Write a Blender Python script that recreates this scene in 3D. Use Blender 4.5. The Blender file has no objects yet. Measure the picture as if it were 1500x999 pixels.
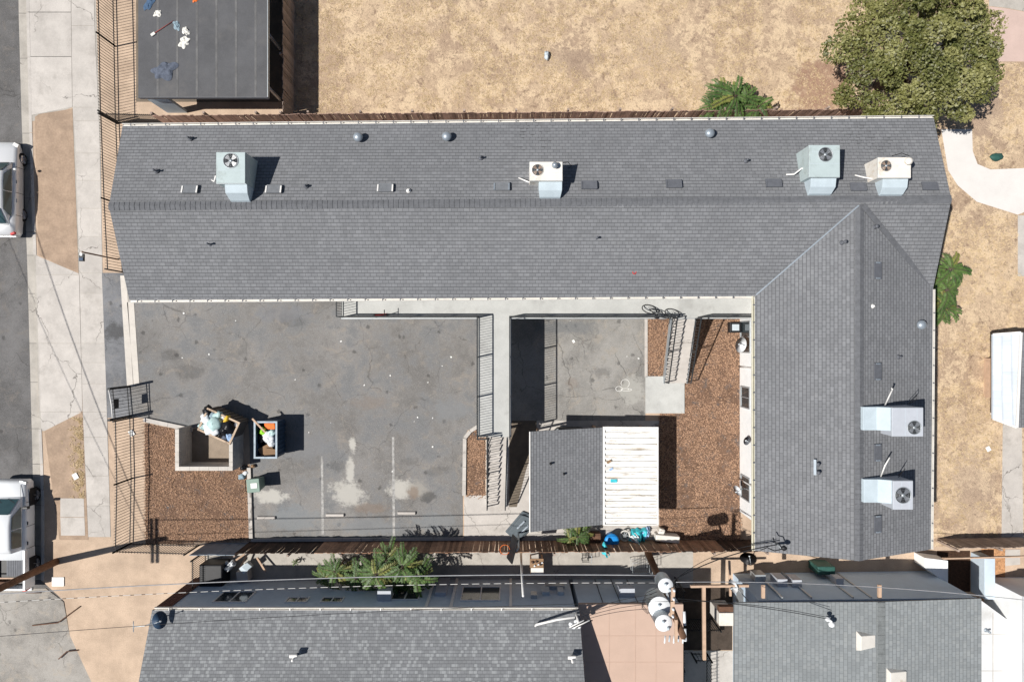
import bpy, bmesh, math, random
from mathutils import Vector, Matrix, noise as mnoise
R = math.radians
rnd = random.Random(7)
sc = bpy.context.scene
C = sc.collection

# ------------------------------------------------------------ camera / sky / sun / exposure
H, S = 33.3, 30.0                       # flying height (m), photograph pixels per metre on the ground
cam = bpy.data.cameras.new('camera'); cam.lens = 24.0; cam.sensor_width = 36.0; cam.clip_end = 2000
co = bpy.data.objects.new('camera', cam); C.objects.link(co)
co.location = (0, 0, H); co.rotation_euler = (0, 0, 0); sc.camera = co
SE, SN = 0.65, 0.14                     # shadow shift east / north per metre of height
elev = math.atan(1 / math.hypot(SE, SN))
sun_dir = Vector((SE, SN, -1)).normalized()
wd = bpy.data.worlds.new('World'); sc.world = wd; wd.use_nodes = True
nt = wd.node_tree; bg = nt.nodes['Background']
sky = nt.nodes.new('ShaderNodeTexSky'); sky.sky_type = 'NISHITA'; sky.sun_disc = False
sky.sun_elevation = elev
sky.sun_rotation = math.atan2(-SE, -SN)
sky.air_density = 1.0; sky.dust_density = 0.6
nt.links.new(sky.outputs[0], bg.inputs[0]); bg.inputs[1].default_value = 0.05
sl = bpy.data.lights.new('sun', 'SUN'); sl.energy = 5.0; sl.angle = R(0.53); sl.color = (1, .97, .92)
so = bpy.data.objects.new('sun', sl); C.objects.link(so)
so.rotation_euler = sun_dir.to_track_quat('-Z', 'Y').to_euler()
sc.view_settings.view_transform = 'Standard'; sc.view_settings.look = 'None'
sc.view_settings.exposure = 0.16; sc.view_settings.gamma = 1.0
sc.render.engine = 'CYCLES'

# ------------------------------------------------------------ helpers
def G(px, py): return ((px - 750) / S, (499.5 - py) / S)
def W(px, py, h=0.0):
    k = (1 - h / H) / S
    return Vector(((px - 750) * k, (499.5 - py) * k, h))

ORG = {}
LABELS = {}
def tag(o, label, cat, group=None):
    o['label'] = label; o['category'] = cat
    if group: o['group'] = group
    if label in LABELS and (LABELS[label] is None or LABELS[label] != group): print('DUPLABEL', label)
    LABELS[label] = group
    return o
def thing(name, label, cat, loc=(0, 0, 0), rz=0.0, group=None):
    o = bpy.data.objects.new(name, None); C.objects.link(o)
    o.empty_display_size = .3; o.location = loc; o.rotation_euler = (0, 0, rz)
    ORG[o.name] = Vector(loc)
    return tag(o, label, cat, group)
def org(o): return ORG.get(o.name, Vector((0, 0, 0))) if o else Vector((0, 0, 0))

class MB:
    def __init__(s): s.v = []; s.f = []; s.uv = None; s.sm = []
    def add(s, vs, fs, smooth=False):
        b = len(s.v); s.v += [tuple(v) for v in vs]
        for f in fs: s.f.append([b + i for i in f]); s.sm.append(smooth)
        return s
    def box(s, x0, x1, y0, y1, z0, z1):
        v = [(x0,y0,z0),(x1,y0,z0),(x1,y1,z0),(x0,y1,z0),(x0,y0,z1),(x1,y0,z1),(x1,y1,z1),(x0,y1,z1)]
        return s.add(v, [(3,2,1,0),(4,5,6,7),(0,1,5,4),(1,2,6,5),(2,3,7,6),(3,0,4,7)])
    def obox(s, c, size, rz=0, rx=0, ry=0):
        m = Matrix.Translation(Vector(c)) @ Matrix.Rotation(rz,4,'Z') @ Matrix.Rotation(ry,4,'Y') @ Matrix.Rotation(rx,4,'X')
        a,b,d = size[0]/2, size[1]/2, size[2]/2
        v = [m @ Vector(p) for p in [(-a,-b,-d),(a,-b,-d),(a,b,-d),(-a,b,-d),(-a,-b,d),(a,-b,d),(a,b,d),(-a,b,d)]]
        return s.add(v, [(3,2,1,0),(4,5,6,7),(0,1,5,4),(1,2,6,5),(2,3,7,6),(3,0,4,7)])
    def beam(s, p, q, w, h):
        p, q = Vector(p), Vector(q); d = (q - p); L = d.length
        if L < 1e-6: return s
        d.normalize(); up = Vector((0,0,1))
        if abs(d.z) > .99: up = Vector((0,1,0))
        a = d.cross(up).normalized() * w/2; b = a.cross(d).normalized() * h/2
        v = [p-a-b,p+a-b,p+a+b,p-a+b,q-a-b,q+a-b,q+a+b,q-a+b]
        return s.add(v, [(0,1,2,3),(7,6,5,4),(0,4,5,1),(1,5,6,2),(2,6,7,3),(3,7,4,0)])
    def prism(s, poly, z0, z1):
        n = len(poly)
        ar = sum(poly[i][0]*poly[(i+1)%n][1]-poly[(i+1)%n][0]*poly[i][1] for i in range(n))
        if ar < 0: poly = poly[::-1]
        zt = z1 if isinstance(z1,(list,tuple)) else [z1]*n
        v = [(p[0],p[1],z0) for p in poly] + [(p[0],p[1],zt[i]) for i,p in enumerate(poly)]
        return s.add(v, [list(range(n))[::-1], list(range(n,2*n))] + [(i,(i+1)%n,n+(i+1)%n,n+i) for i in range(n)])
    def slab3(s, pts, t):                     # polygon of 3-D points (counter-clockwise from above) thickened downwards
        n = len(pts); pts = [Vector(p) for p in pts]
        v = pts + [p - Vector((0,0,t)) for p in pts]
        return s.add(v, [list(range(n)), list(range(n,2*n))[::-1]] + [(i,n+i,n+(i+1)%n,(i+1)%n) for i in range(n)])
    def tube(s, pts, r, n=6, close=False):
        pts = [Vector(p) for p in pts]; m = len(pts); rings = []
        rr = r if isinstance(r,(list,tuple)) else [r]*m
        for i,p in enumerate(pts):
            if close: d = pts[(i+1)%m]-pts[i-1]
            else: d = pts[min(i+1,m-1)]-pts[max(i-1,0)]
            d.normalize(); up = Vector((0,0,1)) if abs(d.z) < .95 else Vector((1,0,0))
            a = d.cross(up).normalized(); b = a.cross(d)
            rings.append([p + (a*math.cos(2*math.pi*k/n) + b*math.sin(2*math.pi*k/n))*rr[i] for k in range(n)])
        v = [q for g in rings for q in g]; f = []
        for i in range(m if close else m-1):
            j = (i+1)%m
            for k in range(n): f.append((i*n+k, i*n+(k+1)%n, j*n+(k+1)%n, j*n+k))
        if not close: f += [list(range(n))[::-1], [(m-1)*n+k for k in range(n)]]
        return s.add(v, f, True)
    def lathe(s, c, prof, n=16, m=None):      # profile of (radius, z)
        c = Vector(c); v = []; f = []
        for r,z in prof:
            for k in range(n):
                a = 2*math.pi*k/n; q = Vector((r*math.cos(a), r*math.sin(a), z))
                v.append(c + (m @ q if m else q))
        for i in range(len(prof)-1):
            for k in range(n): f.append((i*n+k, i*n+(k+1)%n, (i+1)*n+(k+1)%n, (i+1)*n+k))
        f += [list(range(n))[::-1], [(len(prof)-1)*n+k for k in range(n)]]
        return s.add(v, f, True)
    def blob(s, c, rx, ry, rz, seed=0, amp=.25, fr=1.6, rot=0, nu=14, nv=9):
        c = Vector(c); v = []; f = []; so_ = Vector((seed*3.7, seed*1.3, seed*2.1))
        for i in range(nv+1):
            th = math.pi*i/nv
            for k in range(nu):
                a = 2*math.pi*k/nu; d = Vector((math.sin(th)*math.cos(a), math.sin(th)*math.sin(a), math.cos(th)))
                q = 1 + amp*mnoise.noise(d*fr+so_) + amp*.5*mnoise.noise(d*fr*2.7+so_)
                p = Vector((d.x*rx*q, d.y*ry*q, max(d.z*rz*q, -rz*.8)))
                p.rotate(Matrix.Rotation(rot,3,'Z')); v.append(c+p)
        for i in range(nv):
            for k in range(nu): f.append((i*nu+k, (i+1)*nu+k, (i+1)*nu+(k+1)%nu, i*nu+(k+1)%nu))
        return s.add(v, f, True)
    def build(s, name, mat, parent=None, local=False, label=None, kind=None, uv=None, bevel=0):
        me = bpy.data.meshes.new(name)
        o0 = Vector((0,0,0)) if (local or not parent) else org(parent)
        me.from_pydata([Vector(v)-o0 for v in s.v], [], s.f)
        me.polygons.foreach_set('use_smooth', s.sm)
        if uv is not None:
            l = me.uv_layers.new(name='UVMap')
            for lp in me.loops:
                w = Vector(s.v[lp.vertex_index]); l.data[lp.index].uv = uv(w)
        me.update()
        me.materials.append(mat)
        o = bpy.data.objects.new(name, me); C.objects.link(o)
        if parent:
            o.parent = parent; ORG[o.name] = org(parent)
        if label: o['label'] = label
        if kind: o['kind'] = kind
        if bevel:
            b = o.modifiers.new('bevel','BEVEL'); b.width = bevel; b.segments = 2; b.limit_method = 'ANGLE'
        return o
def inst(src, name, parent, loc, rz=0.0, rx=0.0, ry=0.0, sc_=None):   # a piece sharing its mesh
    o = bpy.data.objects.new(name, src if isinstance(src, bpy.types.Mesh) else src.data); C.objects.link(o)
    o.parent = parent; o.location = Vector(loc) - org(parent); o.rotation_euler = (rx, ry, rz)
    if sc_: o.scale = sc_
    return o
def mesh_only(mb, name, mat):
    me = bpy.data.meshes.new(name); me.from_pydata([Vector(v) for v in mb.v], [], mb.f)
    me.polygons.foreach_set('use_smooth', mb.sm); me.materials.append(mat); me.update(); return me
def structure(o): o['kind'] = 'structure'; return o

# ------------------------------------------------------------ materials
class NT:
    def __init__(s, name):
        s.m = bpy.data.materials.new(name); s.m.use_nodes = True; s.t = s.m.node_tree
        s.b = s.t.nodes['Principled BSDF']; s.b.inputs['Roughness'].default_value = .85
        s.b.inputs['Specular IOR Level'].default_value = .25
        s._pos = None
    def n(s, t): return s.t.nodes.new(t)
    def L(s, a, b): s.t.links.new(a, b)
    def put(s, sock, v):
        if hasattr(v, 'is_output'): s.L(v, sock)
        elif isinstance(v, (tuple, list)) and len(v) == 3 and sock.type == 'RGBA': sock.default_value = (*v, 1)
        else: sock.default_value = v
    def pos(s):
        if not s._pos: s._pos = s.n('ShaderNodeNewGeometry').outputs['Position']
        return s._pos
    def obj(s): return s.n('ShaderNodeTexCoord').outputs['Object']
    def noise(s, scale, detail=4, rough=.6, vec=None, dist=0):
        x = s.n('ShaderNodeTexNoise'); s.L(vec or s.pos(), x.inputs['Vector']); x.inputs['Scale'].default_value = scale
        x.inputs['Detail'].default_value = detail; x.inputs['Roughness'].default_value = rough; x.inputs['Distortion'].default_value = dist
        return x.outputs['Fac']
    def math(s, op, a, b=0.0, clamp=False):
        x = s.n('ShaderNodeMath'); x.operation = op; x.use_clamp = clamp
        s.put(x.inputs[0], a); s.put(x.inputs[1], b); return x.outputs[0]
    def mix(s, f, a, b, mode='MIX'):
        x = s.n('ShaderNodeMix'); x.data_type = 'RGBA'; x.blend_type = mode
        s.put(x.inputs[0], f); s.put(x.inputs[6], a); s.put(x.inputs[7], b); return x.outputs[2]
    def step(s, v, a, b):                    # smooth 0..1 between a and b
        x = s.n('ShaderNodeMapRange'); x.interpolation_type = 'SMOOTHSTEP'
        s.put(x.inputs[0], v); x.inputs[1].default_value = a; x.inputs[2].default_value = b; return x.outputs[0]
    def xyz(s, vec):
        x = s.n('ShaderNodeSeparateXYZ'); s.L(vec, x.inputs[0]); return x.outputs
    def blobmask(s, px, py, rx, ry, wob=.55, scale=2.2):
        x, y, _ = s.xyz(s.pos()); cx, cy = G(px, py)
        dx = s.math('DIVIDE', s.math('SUBTRACT', x, cx), rx/S); dy = s.math('DIVIDE', s.math('SUBTRACT', y, cy), ry/S)
        d = s.math('SQRT', s.math('ADD', s.math('MULTIPLY', dx, dx), s.math('MULTIPLY', dy, dy)))
        d = s.math('ADD', d, s.math('MULTIPLY', s.math('SUBTRACT', s.noise(scale, 9, .78), .5), wob*5.5))
        return s.math('SUBTRACT', 1.0, s.step(d, .55, 1.15))
    def bump(s, h, strength=.4, dist=.02):
        x = s.n('ShaderNodeBump'); x.inputs['Strength'].default_value = strength; x.inputs['Distance'].default_value = dist
        s.L(h, x.inputs['Height']); s.L(x.outputs[0], s.b.inputs['Normal'])
    def color(s, c): s.put(s.b.inputs['Base Color'], c); return s
    def rough(s, r): s.put(s.b.inputs['Roughness'], r); return s

def M(name, base, rough=.8, var=.18, scale=4.0, bump=.0, metal=0.0, rand=0.0, fine=30.0, objspace=False, spec=.25, dirt=None):
    t = NT(name); v = t.obj() if objspace else None
    f = t.math('ADD', t.math('MULTIPLY', t.noise(scale, 5, .65, v), .65), t.math('MULTIPLY', t.noise(fine, 3, .6, v), .35))
    f = t.step(f, .3, .7)
    lo = tuple(c*(1-var) for c in base); hi = tuple(min(1, c*(1+var)) for c in base)
    c = t.mix(f, lo, hi)
    if dirt: c = t.mix(t.step(t.noise(scale*.6, 6, .7, v), .5, .75), c, dirt)
    if rand:
        oi = t.n('ShaderNodeObjectInfo').outputs['Random']
        hsv = t.n('ShaderNodeHueSaturation'); t.L(c, hsv.inputs['Color'])
        t.L(t.math('ADD', t.math('MULTIPLY', oi, 2*rand), 1-rand), hsv.inputs['Value']); c = hsv.outputs[0]
    t.color(c); t.b.inputs['Roughness'].default_value = rough; t.b.inputs['Metallic'].default_value = metal
    t.b.inputs['Specular IOR Level'].default_value = spec
    if bump: t.bump(t.noise(fine, 4, .6, v), bump, .02)
    return t.m

m_dirt = M('dirt', (.48,.36,.265), .95, .22, .8, .8, fine=22, dirt=(.40,.295,.215))
m_parkdirt = M('parkway_dirt', (.35,.255,.185), .95, .2, 1.5, .6, fine=10, dirt=(.28,.205,.15))
m_conc = M('concrete', (.475,.44,.405), .9, .13, 1.2, .15, fine=25, rand=.06, dirt=(.37,.34,.31))
m_conc2 = M('old_concrete', (.40,.37,.33), .9, .16, 1.4, .15, fine=25, dirt=(.30,.275,.245))
m_slab = M('deck_concrete', (.46,.46,.44), .85, .12, 1.0, .1, fine=18, dirt=(.33,.325,.31))
m_white = M('white_stucco', (.85,.85,.84), .9, .06, 2, .25, fine=40)
m_graywall = M('grey_stucco', (.52,.60,.67), .9, .08, 2, .25, fine=40)
m_trim = M('cream_trim', (.70,.66,.52), .6, .1, 3)
m_gutter = M('white_gutter', (.68,.65,.6), .5, .12, 3)
m_iron = M('black_iron', (.018,.018,.02), .55, .3, 5)
m_rail = M('grey_iron', (.03,.033,.036), .5, .3, 5)
m_block = M('concrete_block', (.56,.52,.47), .95, .15, 2, .3, fine=30, dirt=(.42,.38,.33))
m_mulchbase = M('mulch_base', (.15,.09,.06), .95, .35, 4, .6, fine=18, dirt=(.11,.108,.11))
m_board = M('brown_board', (.31,.18,.115), .85, .35, 3, .2, rand=.4, fine=22)
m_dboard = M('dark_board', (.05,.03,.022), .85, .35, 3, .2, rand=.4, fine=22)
m_nboard = M('redwood_board', (.33,.22,.175), .85, .25, 3, .2, rand=.25, fine=22)
m_gboard = M('weathered_board', (.32,.25,.21), .85, .2, 3, .2, rand=.2, fine=22)
m_bluepanel = M('blue_grey_panel', (.20,.25,.30), .6, .2, 3, rand=.15)
m_pole = M('pole_wood', (.14,.075,.045), .85, .35, 5, .3, fine=40)
m_lumber = M('pale_lumber', (.5,.35,.25), .8, .15, 4)
m_metal = M('galvanised', (.45,.48,.5), .45, .12, 4, metal=.5)
m_acgreen = M('grey_green_cabinet', (.42,.49,.49), .55, .06, 3, dirt=(.30,.34,.32))
m_acwhite = M('white_cabinet', (.72,.68,.62), .55, .06, 3, dirt=(.5,.40,.29))
m_acgrey = M('grey_cabinet', (.44,.46,.5), .55, .06, 3)
m_duct = M('galvanised_duct', (.46,.53,.57), .65, .1, 2, metal=0)
m_fan = M('fan_dark', (.02,.02,.022), .6, .3, 5)
m_blade = M('fan_blade', (.5,.5,.5), .35, .2, 6, metal=.8)
m_brownblade = M('fan_blade_rusty', (.28,.19,.13), .6, .3, 6)
m_pvc = M('white_pipe', (.75,.73,.7), .5, .05, 4)
m_vent = M('vent_grey', (.12,.125,.14), .6, .15, 5)
m_vent2 = M('vent_shingle_grey', (.17,.178,.19), .8, .15, 5)
m_ventlight = M('vent_light', (.32,.36,.4), .4, .1, 5, metal=.4)
m_black = M('black_plastic', (.015,.015,.017), .45, .3, 5)
m_rubber = M('tyre_rubber', (.012,.012,.013), .8, .2, 8)
m_carwhite = M('white_paint', (.78,.79,.8), .25, .02, 1, spec=.5)
m_silver = M('silver_paint', (.72,.72,.72), .28, .03, 1, metal=.25, spec=.5)
m_cardark = M('dark_paint', (.03,.032,.036), .3, .1, 1, spec=.5)
m_glass = M('car_glass', (.03,.06,.065), .06, .2, 2, spec=.8)
m_wglass = M('window_glass', (.035,.045,.05), .08, .3, 2, spec=.7)
m_rim = M('alloy_rim', (.5,.5,.52), .3, .1, 4, metal=.8)
m_red = M('red_plastic', (.5,.03,.03), .4, .15, 5)
m_orange = M('orange_plastic', (.8,.17,.03), .45, .1, 5)
m_blue = M('blue_plastic', (.02,.25,.65), .4, .1, 5)
m_turq = M('turquoise_bag', (.06,.48,.55), .4, .25, 8)
m_lime = M('lime_bag', (.3,.65,.05), .4, .2, 8)
m_yellow = M('yellow_bag', (.75,.48,.05), .4, .2, 8)
m_bagwhite = M('white_bag', (.68,.7,.72), .4, .18, 9)
m_bagpale = M('pale_green_bag', (.42,.56,.55), .35, .2, 9)
m_bagblue = M('pale_blue_bag', (.32,.45,.65), .4, .2, 9)
m_bagblack = M('black_bag', (.012,.012,.014), .3, .3, 9)
m_card = M('cardboard', (.27,.17,.1), .9, .1, 6)
m_tan = M('tan_steel', (.48,.36,.26), .7, .2, 4, dirt=(.2,.13,.09))
m_tandark = M('brown_steel', (.17,.14,.115), .7, .2, 4)
m_navy = M('navy_steel', (.03,.06,.11), .55, .2, 4)
m_bluerim = M('blue_rim', (.36,.42,.47), .6, .2, 4, dirt=(.15,.2,.25))
m_greenbin = M('green_bin', (.22,.30,.25), .6, .1, 4)
m_dgreen = M('dark_green', (.03,.09,.075), .6, .2, 4)
m_denim = M('denim', (.07,.12,.2), .9, .3, 8, .3)
m_cloth = M('white_cloth', (.7,.68,.63), .9, .12, 8, .3)
m_clothblue = M('blue_grey_cloth', (.25,.33,.38), .9, .2, 8, .3)
m_clothgrey = M('slate_cloth', (.10,.115,.15), .9, .3, 8, .3)
m_rustred = M('red_handle', (.35,.06,.05), .6, .2, 4)
m_carport = M('rolled_roofing', (.10,.10,.105), .9, .18, .7, .3, fine=30, dirt=(.135,.13,.128))
m_peach = M('peach_roofing', (.50,.36,.285), .9, .06, .9, .1, fine=25)
m_whiteroof = M('white_roofing', (.60,.60,.60), .85, .1, 1, dirt=(.46,.45,.43))
m_bark = M('bark', (.12,.09,.07), .9, .3, 6, .4)
m_paint = M('faded_stripe', (.34,.33,.315), .85, .4, 5, fine=40, dirt=(.19,.182,.175))
m_litter = M('litter_paper', (.78,.77,.74), .8, .1, 8)
m_rust = M('rusty_brown', (.13,.07,.045), .8, .3, 6)
m_porcelain = M('transformer_paint', (.78,.79,.8), .35, .04, 3)
m_trgrey = M('transformer_grey', (.48,.54,.58), .4, .05, 3)
m_wire = M('wire_black', (.02,.02,.022), .6, .2, 4)
m_wiregrey = M('wire_grey', (.34,.34,.35), .5, .2, 4)
m_maroon = M('maroon_siding', (.10,.04,.035), .8, .2, 4)
m_osb = M('wood_chips', (.45,.24,.12), .9, .4, 9, .6, fine=20)

def add_cracks(mat, col=(.16,.145,.13), scale=.3, w=.006):
    t = NT('tmp'); tm = t.m; t.m = mat; t.t = mat.node_tree; t.b = mat.node_tree.nodes['Principled BSDF']; t._pos = None; bpy.data.materials.remove(tm)
    src = t.b.inputs['Base Color'].links[0].from_socket
    v = t.n('ShaderNodeTexVoronoi'); v.feature = 'DISTANCE_TO_EDGE'; v.inputs['Scale'].default_value = scale
    wv = t.n('ShaderNodeTexNoise'); wv.inputs['Scale'].default_value = 2.0; wv.inputs['Detail'].default_value = 7; t.L(t.pos(), wv.inputs['Vector'])
    ad = t.n('ShaderNodeVectorMath'); ad.operation = 'MULTIPLY_ADD'; t.L(wv.outputs['Color'], ad.inputs[0]); ad.inputs[1].default_value = (.8,.8,0); t.L(t.pos(), ad.inputs[2]); t.L(ad.outputs[0], v.inputs['Vector'])
    k = t.math('MULTIPLY', t.math('SUBTRACT', 1.0, t.step(v.outputs['Distance'], w*.3, w)), t.step(t.noise(.4, 2, .5), .45, .55))
    st = t.math('MULTIPLY', t.step(t.noise(.9, 8, .75), .52, .68), .35)
    t.color(t.mix(t.math('MULTIPLY', k, .8), t.mix(st, src, tuple(c*1.6 for c in col)), col))
add_cracks(m_conc); add_cracks(m_conc2)
def asphalt(name, base, cracks=1.0, stains=(), tint=None):
    t = NT(name); a = t.noise(.35, 5, .65); b = t.noise(45, 3, .7); c = t.noise(2.5, 6, .7)
    col = t.mix(t.step(t.noise(.3, 8, .72), .36, .64), tuple(x*.72 for x in base), tuple(x*1.24 for x in base))
    col = t.mix(t.math('MULTIPLY', t.step(t.noise(1.3, 9, .8, None, .8), .52, .62), .6), col, (base[0]*1.3, base[1]*1.2, base[2]*1.08))
    if tint: col = t.mix(t.step(t.noise(.6, 5, .7), .45, .62), col, tint)
    col = t.mix(t.math('MULTIPLY', t.step(c, .56, .75), .6), col, tuple(x*.6 for x in base))
    col = t.mix(t.step(t.noise(9, 8, .8), .54, .68), col, tuple(x*.72 for x in base))
    col = t.mix(t.step(b, .54, .7), col, tuple(min(1, x*1.7) for x in base))
    col = t.mix(t.math('MULTIPLY', t.step(b, .45, .25), .6), col, tuple(x*.5 for x in base))
    def crack(scale, w, seed):
        v = t.n('ShaderNodeTexVoronoi'); v.feature = 'DISTANCE_TO_EDGE'; v.inputs['Scale'].default_value = scale
        wv = t.n('ShaderNodeTexNoise'); wv.inputs['Scale'].default_value = 1.6; wv.inputs['Detail'].default_value = 5; t.L(t.pos(), wv.inputs['Vector'])
        ad = t.n('ShaderNodeVectorMath'); ad.operation = 'MULTIPLY_ADD'; t.L(wv.outputs['Color'], ad.inputs[0]); ad.inputs[1].default_value = (.7,.7,0); 
        sh = t.n('ShaderNodeVectorMath'); sh.operation = 'ADD'; t.L(t.pos(), sh.inputs[0]); sh.inputs[1].default_value = (seed, seed*2, 0)
        t.L(sh.outputs[0], ad.inputs[2]); t.L(ad.outputs[0], v.inputs['Vector'])
        return t.math('SUBTRACT', 1.0, t.step(v.outputs['Distance'], w*.3, w))
    if cracks:
        k = t.math('MULTIPLY', crack(.42, .008, 3.1), t.step(t.noise(.5, 3, .5), .42, .55))
        k2 = t.math('MULTIPLY', crack(1.9, .022, 9.7), t.step(t.noise(.45, 3, .5), .56, .64))
        col = t.mix(t.math('MULTIPLY', t.math('MAXIMUM', k, t.math('MULTIPLY', k2, .6)), .75*cracks), col, (.035,.032,.03))
    vo = t.n('ShaderNodeTexVoronoi'); vo.inputs['Scale'].default_value = 1.1; t.L(t.pos(), vo.inputs['Vector'])
    sp = t.math('ADD', vo.outputs['Distance'], t.math('MULTIPLY', t.noise(6, 6, .7), .35))
    col = t.mix(t.math('MULTIPLY', t.math('SUBTRACT', 1.0, t.step(sp, .24, .32)), .55), col, (.045,.043,.042))
    col = t.mix(t.math('MULTIPLY', t.step(t.noise(.8, 9, .8, None, 1.5), .58, .68), .4), col, tuple(x*.55 for x in base))
    for (px, py, rx, ry, cc, am) in stains:
        col = t.mix(t.math('MULTIPLY', t.blobmask(px, py, rx, ry), am), col, cc)
    t.color(col); t.rough(.9); t.bump(b, .5, .012); return t.m
WP, DK, BR = (.46,.44,.40), (.05,.048,.047), (.20,.15,.115)
m_lot = asphalt('lot_asphalt', (.205,.195,.185), .5, [
    (397,727,26,11,WP,.9),(517,652,6,12,WP,.9),(513,690,7,22,WP,.85),(510,722,26,20,WP,.8),(588,716,22,16,WP,.85),(612,716,18,14,(.3,.28,.25),.8),
    (606,722,9,10,BR,.7),(627,728,12,9,DK,.6),(495,682,14,9,DK,.3),(640,690,20,8,DK,.25),(600,675,14,8,DK,.25),(280,545,22,12,DK,.35),
    (250,520,16,10,DK,.3),(430,470,22,9,DK,.25),(415,460,40,14,(.18,.185,.2),.5),(545,590,30,10,BR,.3),(545,745,28,8,BR,.5),(450,655,40,26,(.19,.195,.205),.5),
    (660,600,30,20,(.19,.20,.21),.5),(430,760,40,22,(.20,.215,.225),.6),(540,770,50,14,(.20,.21,.22),.6),(640,765,34,16,(.20,.215,.225),.5)], tint=(.165,.166,.168))
m_court = asphalt('court_asphalt', (.235,.225,.21), .7, [(925,570,20,22,(.38,.37,.34),.7),(830,480,60,10,(.13,.14,.15),.5),(880,545,14,9,DK,.35),(838,560,10,8,BR,.3)])
m_road = asphalt('road_asphalt', (.135,.13,.128), .6, [(30,660,14,24,DK,.3),(10,650,20,14,DK,.25)])
m_driveway = asphalt('apron_asphalt', (.17,.172,.18), .7, [(172,485,20,14,DK,.6)])
m_alley = asphalt('alley_surface', (.29,.27,.245), .5)

def grass_mat():
    t = NT('dry_grass')
    col = t.mix(t.step(t.noise(.22, 8, .75), .40, .60), (.42,.30,.21), (.58,.43,.29))
    col = t.mix(t.math('MULTIPLY', t.step(t.noise(1.1, 9, .8), .47, .56), .9), col, (.71,.54,.36))
    col = t.mix(t.math('MULTIPLY', t.step(t.noise(2.3, 9, .8, None, .6), .53, .62), .85), col, (.29,.20,.14))
    col = t.mix(t.math('MULTIPLY', t.step(t.noise(6, 8, .8), .54, .64), .75), col, (.17,.12,.08))
    col = t.mix(t.math('MULTIPLY', t.step(t.noise(14, 6, .8), .56, .66), .6), col, (.80,.64,.44))
    for px, py, rx, ry, cc, am in [(1205,130,48,46,(.34,.20,.14),.75),(835,88,60,24,(.33,.24,.18),.5),(480,90,24,90,(.38,.27,.19),.5),(1440,150,30,60,(.36,.26,.2),.5),(1420,720,40,70,(.40,.3,.23),.4),(960,70,50,30,(.38,.28,.21),.4)]:
        col = t.mix(t.math('MULTIPLY', t.blobmask(px, py, rx, ry), am), col, cc)
    t.color(col); t.rough(.95); t.bump(t.noise(9, 8, .8), 1.0, .08); return t.m
m_grass = grass_mat()
def leafmat(name, a, b, tr=.25):
    t = NT(name); oi = t.noise(1.2, 4, .6); f = t.noise(9, 2, .5)
    col = t.mix(t.step(t.math('ADD', t.math('MULTIPLY', oi, .5), t.math('MULTIPLY', f, .5)), .35, .65), a, b)
    t.color(col); t.rough(.5); t.b.inputs['Specular IOR Level'].default_value = .4
    tb = t.n('ShaderNodeBsdfTranslucent'); t.L(col, tb.inputs[0]); mx = t.n('ShaderNodeMixShader'); mx.inputs[0].default_value = tr
    t.L(t.b.outputs[0], mx.inputs[1]); t.L(tb.outputs[0], mx.inputs[2]); t.L(mx.outputs[0], t.t.nodes['Material Output'].inputs[0])
    return t.m
m_olive = leafmat('olive_leaves', (.10,.115,.03), (.22,.22,.075))
m_oliveglint = leafmat('highlight_leaves', (.28,.28,.17), (.40,.39,.27))  # pale leaf colour stands in for highlights on the crown
m_green = leafmat('green_leaves', (.045,.10,.026), (.14,.22,.06))
m_yellowgreen = leafmat('yellowing_leaves', (.16,.19,.04), (.30,.29,.09))
m_olive2 = leafmat('light_olive_leaves', (.19,.19,.055), (.36,.35,.15))
m_straw = leafmat('straw', (.52,.39,.22), (.66,.52,.32), .15)
m_chip = M('mulch_chips', (.37,.23,.15), .9, .85, 18, fine=60)

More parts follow.
